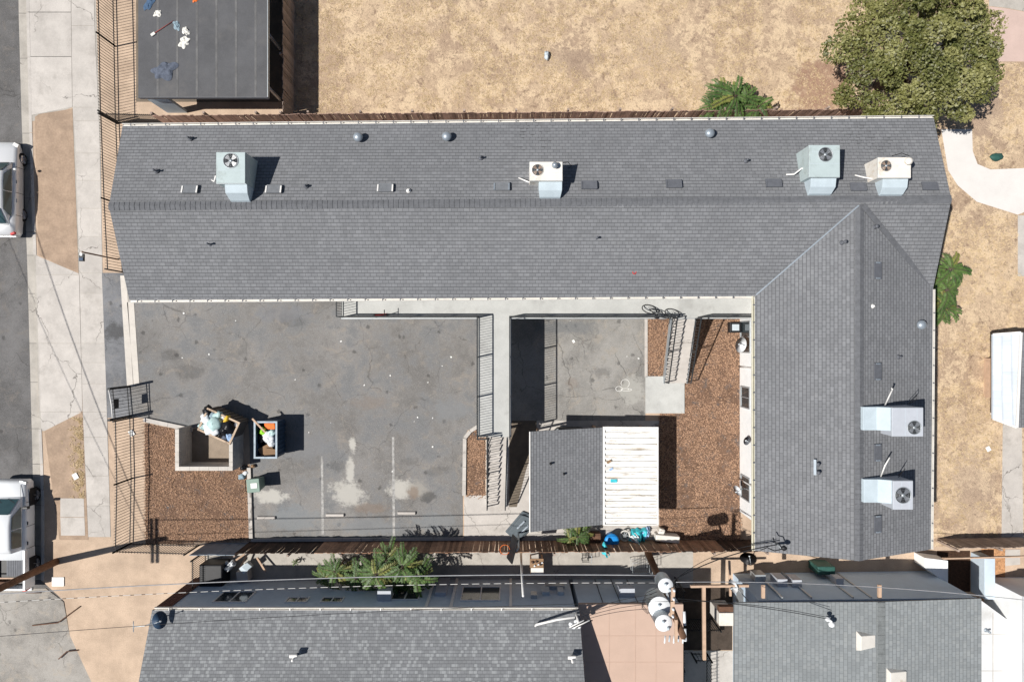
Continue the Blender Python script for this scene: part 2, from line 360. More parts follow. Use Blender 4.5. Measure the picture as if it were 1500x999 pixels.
def shingles(name, base, bw, rh, light, lightamt, gap=.35, patches=()):
    t = NT(name); uv = t.n('ShaderNodeUVMap'); uv.uv_map = 'UVMap'
    def brick(off, w, h, mort):
        b = t.n('ShaderNodeTexBrick'); t.L(uv.outputs[0], b.inputs['Vector']); b.offset = off; b.offset_frequency = 2
        b.inputs['Color1'].default_value = (0,0,0,1); b.inputs['Color2'].default_value = (1,1,1,1); b.inputs['Mortar'].default_value = (.5,.5,.5,1)
        b.inputs['Scale'].default_value = 1; b.inputs['Mortar Size'].default_value = mort; b.inputs['Mortar Smooth'].default_value = .2
        b.inputs['Brick Width'].default_value = w; b.inputs['Row Height'].default_value = h; b.inputs['Bias'].default_value = 0; return b
    b1 = brick(.5, bw, rh, .008); b2 = brick(.37, bw*.62, rh, .0)
    x, y, _ = t.xyz(uv.outputs[0])
    r1 = t.n('ShaderNodeSeparateColor'); t.L(b1.outputs['Color'], r1.inputs[0]); r2 = t.n('ShaderNodeSeparateColor'); t.L(b2.outputs['Color'], r2.inputs[0])
    v1, v2 = r1.outputs[0], r2.outputs[0]
    col = t.mix(v1, tuple(c*.88 for c in base), tuple(c*1.1 for c in base))
    col = t.mix(t.math('MULTIPLY', t.step(v2, .66, .8), lightamt), col, light)
    col = t.mix(t.math('MULTIPLY', t.step(t.noise(.4, 8, .7), .42, .62), .4), col, tuple(c*.82 for c in base))
    col = t.mix(t.math('MULTIPLY', t.step(t.noise(1.1, 8, .75, None, 1.0), .56, .68), .3), col, tuple(c*1.25 for c in (base[0]*1.02, base[1], base[2]*.95)))
    col = t.mix(t.math('MULTIPLY', t.step(t.noise(70, 2, .5), .55, .72), .35), col, tuple(c*1.5 for c in base))
    fr = t.math('FRACT', t.math('DIVIDE', y, rh))
    low = t.math('SUBTRACT', 1.0, t.step(fr, 0.0, .24))          # butt edge of every course
    lowm = low
    for (px, py, rx, ry) in patches:
        lowm = t.math('MAXIMUM', lowm, t.math('MULTIPLY', t.blobmask(px, py, rx, ry, .35), t.math('MULTIPLY', t.step(t.noise(3.5, 3, .6), .5, .6), t.math('SUBTRACT', 1.0, t.step(fr, .2, .45)))))
    sx = t.n('ShaderNodeCombineXYZ'); t.L(t.math('MULTIPLY', x, 1.6), sx.inputs[0]); t.L(t.math('MULTIPLY', y, .18), sx.inputs[1])
    col = t.mix(t.math('MULTIPLY', t.step(t.noise(1.0, 7, .7, sx.outputs[0]), .55, .7), .28), col, tuple(c*.66 for c in base))
    col = t.mix(t.math('MULTIPLY', t.step(t.noise(.8, 7, .7, sx.outputs[0]), .44, .3), .22), col, tuple(c*1.35 for c in base))
    gapm = t.math('MAXIMUM', t.math('MULTIPLY', b1.outputs['Fac'], .8), t.math('MULTIPLY', low, .75))
    col = t.mix(t.math('MULTIPLY', t.math('MAXIMUM', gapm, t.math('MULTIPLY', lowm, .0)), gap*1.4), col, tuple(c*.38 for c in base))
    if patches: col = t.mix(t.math('MULTIPLY', t.math('SUBTRACT', lowm, low), .7), col, (.035,.033,.032))
    t.color(col); t.rough(.92)
    hgt = t.math('ADD', t.math('MULTIPLY', t.math('SUBTRACT', 1.0, fr), 1.0), t.math('MULTIPLY', v2, .35))
    t.bump(hgt, .55, .02); return t.m
m_shA = shingles('charcoal_shingles', (.186,.189,.198), .24, .145, (.232,.235,.244), .45, .75, [(777,248,30,30),(1186,252,46,22)])
m_shB = shingles('speckled_shingles', (.195,.20,.208), .19, .13, (.31,.32,.325), .75, .5)
m_shC = shingles('sage_shingles', (.235,.25,.255), .24, .17, (.30,.31,.305), .4, .5)
m_shL = shingles('pale_tiles', (.55,.6,.66), .36, .3, (.6,.64,.7), .4, .3)
m_cap = M('ridge_cap_shingle', (.125,.128,.137), .92, .2, 5, .3, rand=.0)
def stripe_mat():
    t = NT('twisted_cable'); x, y, z = t.xyz(t.pos()); f = t.math('FRACT', t.math('MULTIPLY', x, 2.3))
    t.color(t.mix(t.step(f, .3, .36), (.02,.02,.02), (.62,.6,.57))); t.rough(.6); return t.m
m_cable = stripe_mat()
def metal_roof():
    t = NT('white_metal_roof'); x, y, z = t.xyz(t.pos())
    sc_ = t.n('ShaderNodeCombineXYZ'); t.L(t.math('MULTIPLY', x, .5), sc_.inputs[0]); t.L(t.math('MULTIPLY', y, 5.0), sc_.inputs[1])
    c = t.mix(t.math('MULTIPLY', t.step(t.noise(1.6, 8, .8, sc_.outputs[0]), .48, .64), .9), (.80,.79,.76), (.38,.31,.23))
    t.color(c); t.rough(.5); return t.m
m_mroof = metal_roof()

# ============================================================ SETTING
def sheet(name, pxpoly, z, mat, t=.03):
    return structure(MB().prism([G(*p) for p in pxpoly], z - t, z).build(name, mat))
KERB = [(-400,-2200),(36,-2200),(40,0),(44,180),(51,380),(57,600),(62,720),(62,850)]    # face of the kerb
gk = [G(*p) for p in KERB[1:]]
gp = gk + [G(95,880), G(103,930), G(135,999), G(330,1500), G(330,4000), (400,-120), (400,90), G(36,-2200)]
structure(MB().prism([(p[0], p[1]) for p in gp], -.6, 0).build('ground', m_dirt))
rp = [G(36,-2200)] + gk + [G(95,880), G(103,930), G(135,999), G(330,1500), G(330,4000), (-60,-120), (-60,90)]
structure(MB().prism(rp, -.7, -.12).build('road', m_road))
structure(MB().prism([(-400,-400),(-36,-400),(-36,400),(-400,400)], -.7, -.1).build('ground', m_dirt))
# worn driveway mouth at the bottom left
sheet('alley', [(-60,862),(66,862),(92,882),(101,930),(133,999),(325,1500),(-60,1500)], -.085, m_alley, .02)
# dry lawns
sheet('lawn', [(432,-700),(1456,-700),(1452,-40),(1440,110),(1380,190),(1366,178),(432,190)], .006, m_grass)
sheet('lawn', [(1300,191),(1381,191),(1441,111),(1452,92),(2400,92),(2400,800),(1300,800)], .006, m_grass)
sheet('road', [(1450,-700),(2400,-700),(2400,18),(1500,18),(1475,13),(1448,10)], .010, m_conc2)
pav = structure(MB().prism([G(*p) for p in [(1448,11),(1475,14),(1500,19),(2400,19),(2400,91),(1452,91)]], -.02, .014).build('pavement', M('pink_concrete', (.52,.39,.34), .9, .08, 1.2, .1)))
# asphalt and concrete of the lot
sheet('parking_lot', [(150,402),(748,402),(748,625),(700,622),(685,630),(678,645),(678,790),(368,790),(366,640),(364,620),(283,626),(213,612),(158,610)], .010, m_lot)
sheet('enclosure_floor', [(282,628),(352,622),(352,680),(282,680)], .014, M('enclosure_concrete', (.27,.215,.165), .9, .2, 1.5, .2))
sheet('driveway', [(150,400),(181,400),(193,612),(158,612)], .016, m_driveway)
sheet('courtyard', [(748,402),(945,402),(945,616),(748,616)], .012, m_court)
sheet('courtyard', [(680,725),(712,725),(712,628),(778,616),(965,616),(965,792),(680,792)], .016, m_conc)
m_stainshadeconc = M('stained_shaded_concrete', (.16,.13,.10), .85, .25, 1.6, .1, dirt=(.10,.085,.07))
sheet('courtyard', [(746,616),(786,616),(786,640),(770,690),(757,742),(746,742)], .022, m_stainshadeconc)  # stair shadow put into the colour of this stained sheet
sheet('yard', [(303,806),(1015,806),(1015,1050),(303,1050)], .010, m_conc2)
sheet('yard', [(1015,806),(1110,806),(1110,1200),(1015,1200)], .008, m_dirt)
sheet('path', [(1378,190),(1423,190),(1424,222),(1431,241),(1450,249),(1500,247),(2300,240),(2300,312),(1500,311),(1490,315),(1430,296),(1402,272),(1388,250)], .014, M('pale_path', (.64,.61,.58), .9, .06, 1, .1))
sheet('path', [(1490,316),(1530,316),(1530,405),(1490,405)], .012, m_conc)
sheet('path', [(1468,618),(1496,618),(1498,800),(1466,800)], .014, m_conc)
# mulch beds
def mulch(pxpoly, n, nm='mulch_bed'):
    base = sheet(nm, pxpoly, .03, m_mulchbase)
    poly = [G(*p) for p in pxpoly]; xs = [p[0]+e for p in poly for e in (-.15,.15)]; ys = [p[1]+e for p in poly for e in (-.15,.15)]
    def inside(x, y):
        c = False; j = len(poly)-1
        for i in range(len(poly)):
            if (poly[i][1] > y) != (poly[j][1] > y) and x < (poly[j][0]-poly[i][0])*(y-poly[i][1])/(poly[j][1]-poly[i][1])+poly[i][0]: c = not c
            j = i
        return c
    mb = MB(); k = 0
    while k < n:
        x, y = rnd.uniform(min(xs), max(xs)), rnd.uniform(min(ys), max(ys)); k += 1
        if not inside(x+rnd.gauss(0,.07), y+rnd.gauss(0,.07)): continue
        if mnoise.noise(Vector((x*.9, y*.9, 3))) < -.2 and rnd.random() < .7: continue
        a = rnd.uniform(0, 6.28); l = rnd.uniform(.012,.045)*(1.8 if rnd.random() < .06 else 1); w = rnd.uniform(.007,.017); z = .032+rnd.uniform(0,.02)
        t = Vector((math.cos(a)*l, math.sin(a)*l, rnd.uniform(-.012,.03))); u = Vector((-math.sin(a)*w, math.cos(a)*w, rnd.uniform(-.012,.012)))
        p = Vector((x,y,z)); mb.add([p-t-u,p+t-u,p+t+u,p-t+u], [(0,1,2,3)])
    o = mb.build('wood_chips', m_chip, base, kind='stuff'); return base
mulch([(213,620),(283,633),(266,640),(266,685),(366,685),(367,789),(215,797)], 30000)
mulch([(684,640),(695,628),(710,624),(710,725),(684,725)], 5000)
mulch([(949,462),(980,462),(969,552),(949,552)], 4200)
mulch([(1003,462),(1084,462),(1084,792),(966,792),(966,606),(1003,606)], 30000)
sheet('mulch_bed', [(1372,806),(1420,806),(1420,866),(1372,866)], .02, M('dark_mulch', (.05,.025,.015), .9, .5, 8, .5))
sheet('mulch_bed', [(1437,803),(1471,803),(1471,880),(1437,880)], .03, m_osb)
# dry parkway strips
sheet('verge', [(52,172),(58,168),(107,160),(116,402),(57,374)], .012, m_parkdirt)
sheet('verge', [(66,632),(122,601),(130,790),(88,790)], .012, m_parkdirt)

# pavement slabs, aprons, gutter and kerb: each slab a piece of its own
side = structure(MB().prism([G(*p) for p in [(40,-60),(139,-60),(148,200),(151,400),(158,612),(163,786),(124,786),(122,600),(107,158),(44,180)]], -.1, .004).build('sidewalk', m_conc2))
def xat(pts, y):
    for (x0,y0),(x1,y1) in zip(pts, pts[1:]):
        if y0 <= y <= y1: return x0+(x1-x0)*(y-y0)/(y1-y0)
    return pts[-1][0] if y > pts[-1][1] else pts[0][0]
inner = [(103,-400),(105,0),(107,158),(111,200),(117,400),(122,610),(128,740),(130,790)]
outer = [(136,-400),(138,0),(147,200),(151,400),(158,612),(163,790)]
kerb = [(36,-400),(40,0),(44,180),(51,380),(57,600),(62,720),(62,850)]
gut = [(22,-400),(25,0),(30,180),(38,380),(44,600),(47,720),(47,850)]
def slab(parent, q, z=.014, mat=m_conc, t=.08, name='slab', zs=None):
    g = .35
    cx = sum(p[0] for p in q)/len(q); cy = sum(p[1] for p in q)/len(q)
    q = [(p[0]+(g if p[0] < cx else -g), p[1]+(g if p[1] < cy else -g)) for p in q]
    mb = MB(); P = [G(*p) for p in q]
    n = len(P); ar = sum(P[i][0]*P[(i+1)%n][1]-P[(i+1)%n][0]*P[i][1] for i in range(n))
    zz = zs or [z]*n
    if ar < 0: P = P[::-1]; zz = zz[::-1]
    dz = rnd.uniform(-.004,.004)
    mb.slab3([(p[0],p[1],h+dz) for p,h in zip(P,zz)], t); return mb.build(name, mat, parent)
ys = [-200,-140,-60,39,158,178,225,265,306,347,400,430,503,531,562,603,640,697,740,786]
for a, b in zip(ys, ys[1:]): slab(side, [(xat(inner,a),a),(xat(outer,a),a),(xat(outer,b),b),(xat(inner,b),b)])
apr = structure(MB().prism([G(*p) for p in [(41,-60),(104,-60),(106,150),(45,165)]], -.1, .004).build('sidewalk', m_conc2))
for a, b in zip([-200,-90,19,84], [-90,19,84,150]):
    a2, b2 = a, (158 if b == 150 else b)
    slab(apr, [(xat(kerb,a)+2,a),(xat(inner,a),a),(xat(inner,b2),b2),(xat(kerb,b2)+2,b2+(12 if b == 150 else 0))])
drv = structure(MB().prism([G(*p) for p in [(50,372),(116,404),(121,600),(66,631),(58,631),(56,560)]], -.12, .002).build('driveway', m_conc2))
MB().slab3([Vector((*G(xat(kerb,y)+x, y), z)) for x, y, z in ((-2,628,-.10),(3,628,.008),(3,376,.008),(-2,376,-.10))], .03).build('apron_lip', m_conc, drv)
yy = [376,403,503,603]
for i, (a, b) in enumerate(zip(yy, yy[1:])):
    q = [(xat(kerb,a)+2,a),(xat(inner,a),a),(xat(inner,b),b),(xat(kerb,b)+2,b)]
    if i == 0: q = [(xat(kerb,374)+2,374),(116,401),(xat(inner,b),b),(xat(kerb,b)+2,b)]
    slab(drv, q, zs=[.006,.014,.014,.006])
slab(drv, [(60,603),(121,603),(66,631),(61,628)], zs=[.006,.012,.008,.006])
gutter = structure(MB().prism([G(*p) for p in [(25,-60),(44,-60),(60,700),(62,850),(47,850),(46,700)]], -.2, -.125).build('street_gutter', m_conc2))
gy = [-200,-90,19,85,195,240,290,340,374,430,503,560,628,680,740,800,850]
for a, b in zip(gy, gy[1:]):
    slab(gutter, [(xat(gut,a),a),(xat(kerb,a)-1,a),(xat(kerb,b)-1,b),(xat(gut,b),b)], -.10, m_conc2, name='gutter_slab')
    if not (374 <= a < 628): slab(gutter, [(xat(kerb,a)-1,a),(xat(kerb,a)+4,a),(xat(kerb,b)+4,b),(xat(kerb,b)-1,b)], .02, m_conc, .14, name='kerbstone')
pad = structure(MB().prism([G(*p) for p in [(89,729),(124,729),(126,784),(90,784)]], -.05, .0).build('pavement', m_conc2))
slab(pad, [(89,729),(124,729),(125,757),(89,757)], .022); slab(pad, [(89,757),(125,757),(126,784),(90,784)], .022)
# lot kerbs, swale, stripes
def kerbline(pts, w=.16, h=.12, name='kerb', mat=m_conc, seg=1.5):
    P = [Vector((*G(*p), 0)) for p in pts]; base = None
    root = structure(MB().beam(P[0]+Vector((0,0,-.02)), P[-1]+Vector((0,0,-.02)), .05, .02).build(name, mat))
    for a, b in zip(P, P[1:]):
        n = max(1, round((b-a).length/seg)); d = (b-a)/n
        for i in range(n):
            MB().beam(a+d*i+d.normalized()*.006+Vector((0,0,h/2)), a+d*(i+1)-d.normalized()*.006+Vector((0,0,h/2)), w, h).build('kerbstone', mat, root)
kerbline([(366,684),(369,788)], .18)
kerbline([(369,790),(680,788)], .14)
kerbline([(213,614),(284,629)], .2, .16)
kerbline([(711,622),(700,624),(689,631),(681,641),(680,725)], .17, .13, seg=.8)
kerbline([(946,465),(946,552)], .14, .06)
swale = structure(MB().prism([G(*p) for p in [(179,405),(188,405),(198,566),(183,566)]], -.05, .012).build('drain_channel', m_conc2))
for a, b, c, d in [((177,404),(186,404),(196,565),(187,566)), ((187,443),(197,443),(205,562),(197,563))]:
    MB().slab3([Vector((*G(*p), .026)) for p in (d, c, b, a)], .05).build('channel_slab', M('light_concrete', (.55,.51,.46), .9, .1, 2), swale)
for i, (px, y0, y1, fade) in enumerate([(472,668,782,1),(576,640,784,.5)]):
    structure(MB().prism([G(px-1.6,y0),G(px+1.6,y0),G(px+3,y1),G(px-.5,y1)], .008, .0145).build('parking_stripe', m_paint))
# dry grass tufts
def tufts(n, x0, x1, y0, y1, bad=None):
    mb = MB(); k = 0
    for _ in range(n):
        px, py = rnd.uniform(x0, x1), rnd.uniform(y0, y1)
        if bad and bad(px, py): continue
        x, y = G(px, py)
        if mnoise.noise(Vector((x*.5, y*.5, 1))) + .5*mnoise.noise(Vector((x*1.7, y*1.7, 5))) < -.12: continue
        for _ in range(3):
            a = rnd.uniform(0, 6.28); l = rnd.uniform(.03,.11); w = .012; h = rnd.uniform(.01,.06)
            p = Vector((x+rnd.uniform(-.05,.05), y+rnd.uniform(-.05,.05), .006)); t = Vector((math.cos(a)*l, math.sin(a)*l, h)); u = Vector((-math.sin(a)*w, math.cos(a)*w, 0))
            mb.add([p-u, p+u, p+t], [(0,1,2)])
    return mb
g1 = tufts(26000, 432, 1450, -30, 185, lambda x, y: x < 436 or (x > 1380 and y > 120) or (1180 < x and rnd.random() < (x-1180)/160))
o = g1.build('dry_grass', m_straw); o['kind'] = 'stuff'; o['label'] = 'sparse straw coloured grass on the open north field'
def bad2(x, y):
    if 1378 < x < 1432 and y < 300: return True
    if y < 315 and x > 1390 and y > 236: return True
    if x > 1450 and 480 < y < 630: return True
    return x > 1462 and y > 600
g2 = tufts(9000, 1374, 1500, 95, 786, bad2)
o = g2.build('dry_grass', m_straw); o['kind'] = 'stuff'; o['label'] = 'sparse straw coloured grass on the east yard'

# ============================================================ APARTMENT BUILDING
HE, HR = 5.2, 6.4
apt = thing('apartment_building', 'long white two storey apartment block with charcoal shingle roof in an L', 'building', (0, 5, 0))
NWe, SWe, Wr = W(180,185.5,HE), W(190,440,HE), W(160,302.5,HR)
NEe, Er, SEe = W(1367,173.5,HE), W(1393,292,HR), W(1366,424,HE)
CWe, J, SWw, Sr, SEw = W(1105,434,HE), W(1259,297,HR), W(1105,806,HE), W(1258,821,HR), W(1363,804,HE)
T_ = .14
UN = (lambda w: (w.x, (9.1-w.y)*1.05 if False else (w.y)*1.055))
def roofpart(nm, pts, axis, sign, off, lab=None):
    k = math.sqrt(1+(1.2/3.67)**2)
    uv = (lambda w: (w.x, sign*(w.y-off)*k)) if axis == 'y' else (lambda w: (w.y, sign*(w.x-off)*k))
    return MB().slab3(pts, T_).build(nm, m_shA, apt, uv=uv)
roofpart('roof', [SWe, CWe, J, Wr], 'y', 1, 0)
roofpart('roof', [Wr, Er, NEe, NWe], 'y', -1, 9)
roofpart('roof', [J, SEe, Er], 'y', 1, 0)
roofpart('roof', [CWe, SWw, Sr, J], 'x', 1, 0)
roofpart('roof', [J, Sr, SEw, SEe + Vector((0,.05,0))], 'x', -1, 17)
def zroof(x, y):                          # height of the roof surface
    ry = 5.42 + (x+15.9)*.0075
    zn = HR - abs(y-ry)*(HR-HE)/3.67
    zw = HR - abs(x-13.68)*(HR-HE)/3.67
    if y < 1.7: return zw
    return max(zn, zw if y < ry else 0)
def caps(a, b, w, step, nm='ridge_cap'):  # overlapping bent cap shingles along a ridge
    a, b = Vector(a), Vector(b); d = (b-a); n = int(d.length/step); d.normalize(); s = Vector((-d.y, d.x, 0)).normalized()
    mb = MB()
    for i in range(n):
        p = a + d*(i*step); q = a + d*((i+1)*step+.03); z0, z1 = Vector((0,0,.012)), Vector((0,0,.03))
        dn = Vector((0,0,-w*.33))
        mb.add([p+s*w+dn+z0, p+z0, p-s*w+dn+z0, q+s*w+dn+z1, q+z1, q-s*w+dn+z1], [(0,1,4,3),(1,2,5,4),(3,4,5),(0,3,5,2)])
    return mb.build(nm, m_cap, apt, kind='stuff')
caps(Wr + Vector((-.02,0,.01)), Er, .17, .2)
caps(Sr + Vector((0,0,.01)), J + Vector((0,-.1,.01)), .17, .2)
MB().beam(CWe+Vector((.05,.05,.02)), J+Vector((-.05,-.12,.02)), .055, .03).build('valley_flashing', m_ventlight, apt)
MB().beam(J+Vector((.12,-.12,.02)), SEe+Vector((-.1,.1,.02)), .22, .03).build('valley_flashing', m_cap, apt, label='dark shingled valley strip')
# walls (one L with gable ends)
WX0, WX1, WY1, WY0, EX0, EX1, SY = -15.35, 16.95, 8.65, 2.9, 11.1, 16.95, -8.3
wall = MB(); wall.prism([(WX0,WY0),(EX0,WY0),(EX0,SY),(EX1,SY),(EX1,WY1),(WX0,WY1)], 0, HE-.12)
wall.slab3([(WX0,5.5,HR-.2),(WX0,WY0,HE-.13),(WX0+.15,WY0,HE-.13),(WX0+.15,5.5,HR-.2)], .01)
for x0, x1 in ((WX0, WX0+.15), (EX1-.15, EX1)):
    wall.add([(x0,WY0,HE-.13),(x0,WY1,HE-.13),(x0,5.55,HR-.28),(x1,WY0,HE-.13),(x1,WY1,HE-.13),(x1,5.55,HR-.28)], [(0,2,1),(3,4,5),(0,3,5,2),(1,2,5,4)])
wall.add([(EX0,SY,HE-.13),(EX1,SY,HE-.13),(13.7,SY,HR-.3),(EX0,SY+.15,HE-.13),(EX1,SY+.15,HE-.13),(13.7,SY+.15,HR-.3)], [(0,1,2),(3,5,4),(0,2,5,3),(1,4,5,2)])
wall.build('wall', m_white, apt)
# gutters with hangers
def gutter_run(parent, a, b, out, step=.72, mat=m_gutter, hmat=m_vent, w=.09):
    a, b = Vector(a), Vector(b); d = (b-a); L = d.length; d.normalize(); out = Vector(out)
    mb = MB(); z = Vector((0,0,.02))
    mb.beam(a+out*w*.5-z*5, b+out*w*.5-z*5, w, .02); mb.beam(a+out*w-z, b+out*w-z, .022, .13); mb.beam(a+out*.012-z*2.5, b+out*.012-z*2.5, .02, .1)
    g = mb.build('gutter', mat, parent)
    n = int(L/step)
    for i in range(n): 
        p = a + d*(step*(i+.5)); MB().beam(p+Vector((0,0,.045)), p+out*w+Vector((0,0,.05)), .045, .012).build('gutter_hanger', hmat, g)
    return g
gutter_run(apt, SWe, CWe, (0,-1,0)); gutter_run(apt, NWe, NEe, (0,1,0)); gutter_run(apt, CWe, SWw, (-1,0,0), mat=m_trim); gutter_run(apt, SEw, SEe, (1,0,0), w=.06)
# roof vents
def low_vent(px, py, ax, light=False):
    p = W(px, py, 6.05); p.z = zroof(p.x, p.y); sl = (HR-HE)/3.67; a = math.atan(sl)
    rx, ry = ((-a if p.y > 5.5 else a), 0) if ax == 'y' else (0, (a if p.x > 13.7 else -a))
    sz = (.62,.36,.05) if ax == 'y' else (.36,.68,.05)
    v = MB().obox((p.x,p.y,p.z+.045), sz, 0, rx, ry).build('roof_vent', m_vent2 if ax == 'y' and light else m_vent, apt)
    for s in (-1,1):
        if ax == 'y': MB().obox((p.x+s*.29,p.y-.02,p.z+.085), (.055,.3,.03), 0, rx, ry).build('vent_flange', (m_pvc if light == 1 else m_ventlight) if light else m_vent, v)
        else: MB().obox((p.x,p.y+s*.31,p.z+.08), (.2,.06,.03), 0, rx, ry).build('vent_flange', m_ventlight, v)
for px, py, l in [(282,279,1),(404,279,1),(566,277,1),(735,275,2),(862,273,0),(985,271,0),(1130,270,0),(1252,276,0),(1356,275,0)]: low_vent(px, py, 'y', l)
for px, py in [(1283,397),(1283,544),(1283,662),(1283,766)]: low_vent(px, py, 'x')
for px, py in [(526,203),(655,202),(1038,197),(1347,476)]:
    p = W(px, py, 5.5); p.z = zroof(p.x, p.y)-.02
    v = MB().lathe(p, [(.10,0),(.10,.16),(.19,.16),(.2,.2),(.17,.27),(.09,.32),(.001,.335)], 18).build('dome_vent', m_ventlight, apt)
def pipe_vent(px, py, h=.4, r=.034, mat=m_vent, cap=True):
    h *= .62
    p = W(px, py, 6.0); p.z = zroof(p.x, p.y)-.03; mb = MB()
    mb.lathe(p, [(.10,.03),(.08,.05),(r,.08),(r,h),(r*.6,h)], 10)
    if cap: mb.lathe(p+Vector((0,0,h)), [(r*1.35,0),(r*1.35,.04),(.001,.06)], 10)
    mb.build('vent_pipe', mat, apt)
for a in [(270,198,.35),(229,251,.4),(451,275,.3),(704,230,.35),(1094,235,.35),(307,358,.5),(874,349,.45),(1320,523,.3)]: pipe_vent(*a)
for a in [(600,282,.25),(1274,449,.25)]: pipe_vent(*a, .04, m_pvc, False)
for a in [(1229,357,.5),(1277,334,.35),(1196,679,.4),(1196,691,.45)]: pipe_vent(*a, .055, m_vent)
MB().obox(W(1193,684,6.05)+Vector((0,0,.02)), (.1,.62,.02), 0, 0, -.3).build('vent_flange', m_ventlight, apt)

# windows and fixtures on the courtyard wall of the east wing
def wall_window(py0, py1, z0, z1, x=EX0, div=2):
    y0, y1 = (499.5-py0)/S*(1-.9/H), (499.5-py1)/S*(1-.9/H)
    y0, y1 = min(y0,y1), max(y0,y1); f = MB(); w = .06
    f.box(x-.05,x-.004,y0,y1,z0,z0+w); f.box(x-.05,x-.004,y0,y1,z1-w,z1); f.box(x-.05,x-.004,y0,y0+w,z0+w,z1-w); f.box(x-.05,x-.004,y1-w,y1,z0+w,z1-w)
    for i in range(1, div): yy_ = y0+(y1-y0)*i/div; f.box(x-.045,x-.004,yy_-.02,yy_+.02,z0+w,z1-w)
    win = f.build('window', m_metal, apt)
    for i in range(div):
        a, b = y0+(y1-y0)*i/div+.03, y0+(y1-y0)*(i+1)/div-.03
        MB().box(x-.022,x-.012,a,b,z0+w,z1-w).build('pane', m_wglass, win)
wall_window(470,517,.2,1.55); wall_window(566,598,.25,1.5); wall_window(697,732,.25,1.5)
MB().box(EX0-.03,EX0-.003,SY,WY0,1.72,1.9).build('conduit', m_metal, apt)
for py in (537, 700): MB().tube([(EX0-.05,(499.5-py)/S,z) for z in (.05,1.0,2.0,5.0)], .04, 8).build('downspout', m_pvc, apt)

# upper walkway, bridge and stairs
ZW = 2.5
walk = MB(); walk.box(-7.71, EX0-.002, 1.03, WY0-.002, ZW-.2, ZW); w_ = walk.build('walkway', m_slab, apt)
MB().box(-1.57, -.06, -4.33, 1.028, ZW-.2, ZW-.001).build('walkway', m_slab, apt, label='pale concrete bridge slab leading south from the walkway')
MB().box(-7.71, EX0-.01, 1.0, 1.028, ZW-.32, ZW-.02).build('fascia', m_metal, apt)
MB().box(-1.6, -1.572, -4.33, .998, ZW-.3, ZW-.02).build('fascia', m_metal, apt); MB().box(-.058, -.03, -4.33, .998, ZW-.3, ZW-.02).build('fascia', m_metal, apt)
for x, y in [(-1.45,-4.2),(-.17,-4.22),(-1.45,-1.2),(-.17,-1.2),(-7.5,1.2),(-4.5,1.2),(3,1.2),(6.0,1.2),(9.6,1.2)]:
    MB().box(x-.06,x+.06,y-.06,y+.06,0,ZW-.2).build('column', m_metal, apt)
pk = mesh_only(MB().box(-.009,.009,-.009,.009,0,.95), 'picket', m_rail)
def railing(a, b, z0=ZW, z1=None, hgt=1.02, step=.115, label=None):
    a, b = Vector((a[0],a[1],z0)), Vector((b[0],b[1],z0 if z1 is None else z1)); d = b-a; L = math.hypot(d.x,d.y)
    mb = MB(); up = Vector((0,0,hgt)); lo = Vector((0,0,.08))
    mb.beam(a+up, b+up, .05, .035); mb.beam(a+lo, b+lo, .03, .025)
    n = max(1, round(L/1.6))
    for i in range(n+1): p = a+d*i/n; mb.beam(p, p+up, .045, .045)
    r = mb.build('railing', m_rail, apt, label=label)
    m = int(L/step)
    for i in range(1, m): inst(pk, 'picket', r, a+d*i/m+Vector((0,0,.07)), math.atan2(d.y,d.x))
railing((-7.66,2.85),(-7.66,1.08)); railing((-7.66,1.07),(-1.52,1.07)); railing((-1.52,1.05),(-1.52,-4.28)); railing((-.1,1.05),(-.1,-4.28)); railing((-.1,1.07),(7.15,1.07)); railing((8.4,1.07),(EX0-.05,1.07))
railing((-1.52,-4.28),(-1.12,-4.28))
def stairs(xc0, xc1, y0, y1, w, n=13):
    dz = ZW/n; st = MB()
    for s in (-1,1): st.beam((xc0+s*(w/2+.03),y0,ZW-.16),(xc1+s*(w/2+.03),y1,-.02),.05,.26)
    stair = st.build('staircase', m_metal, apt)
    for i in range(n-1):
        f = (i+.5)/(n-1); x = xc0+(xc1-xc0)*f; y = y0+(y1-y0)*f; z = ZW-dz*(i+1)
        MB().box(x-w/2,x+w/2,y-.165,y+.165,z-.06,z).build('tread', m_conc, stair)
    for s in (-1,1): railing((xc0+s*w/2, y0),(xc1+s*w/2, y1), ZW, 0.0, .98, .13)
stairs(-.65, -.75, -4.36, -8.0, .86); stairs(7.75, 7.95, 1.0, -2.0, 1.05)
MB().box(*[v for v in (G(945,0)[0], G(1002,0)[0], G(0,605)[1], G(0,551)[1])], 0, .06).build('landing', m_slab, apt)

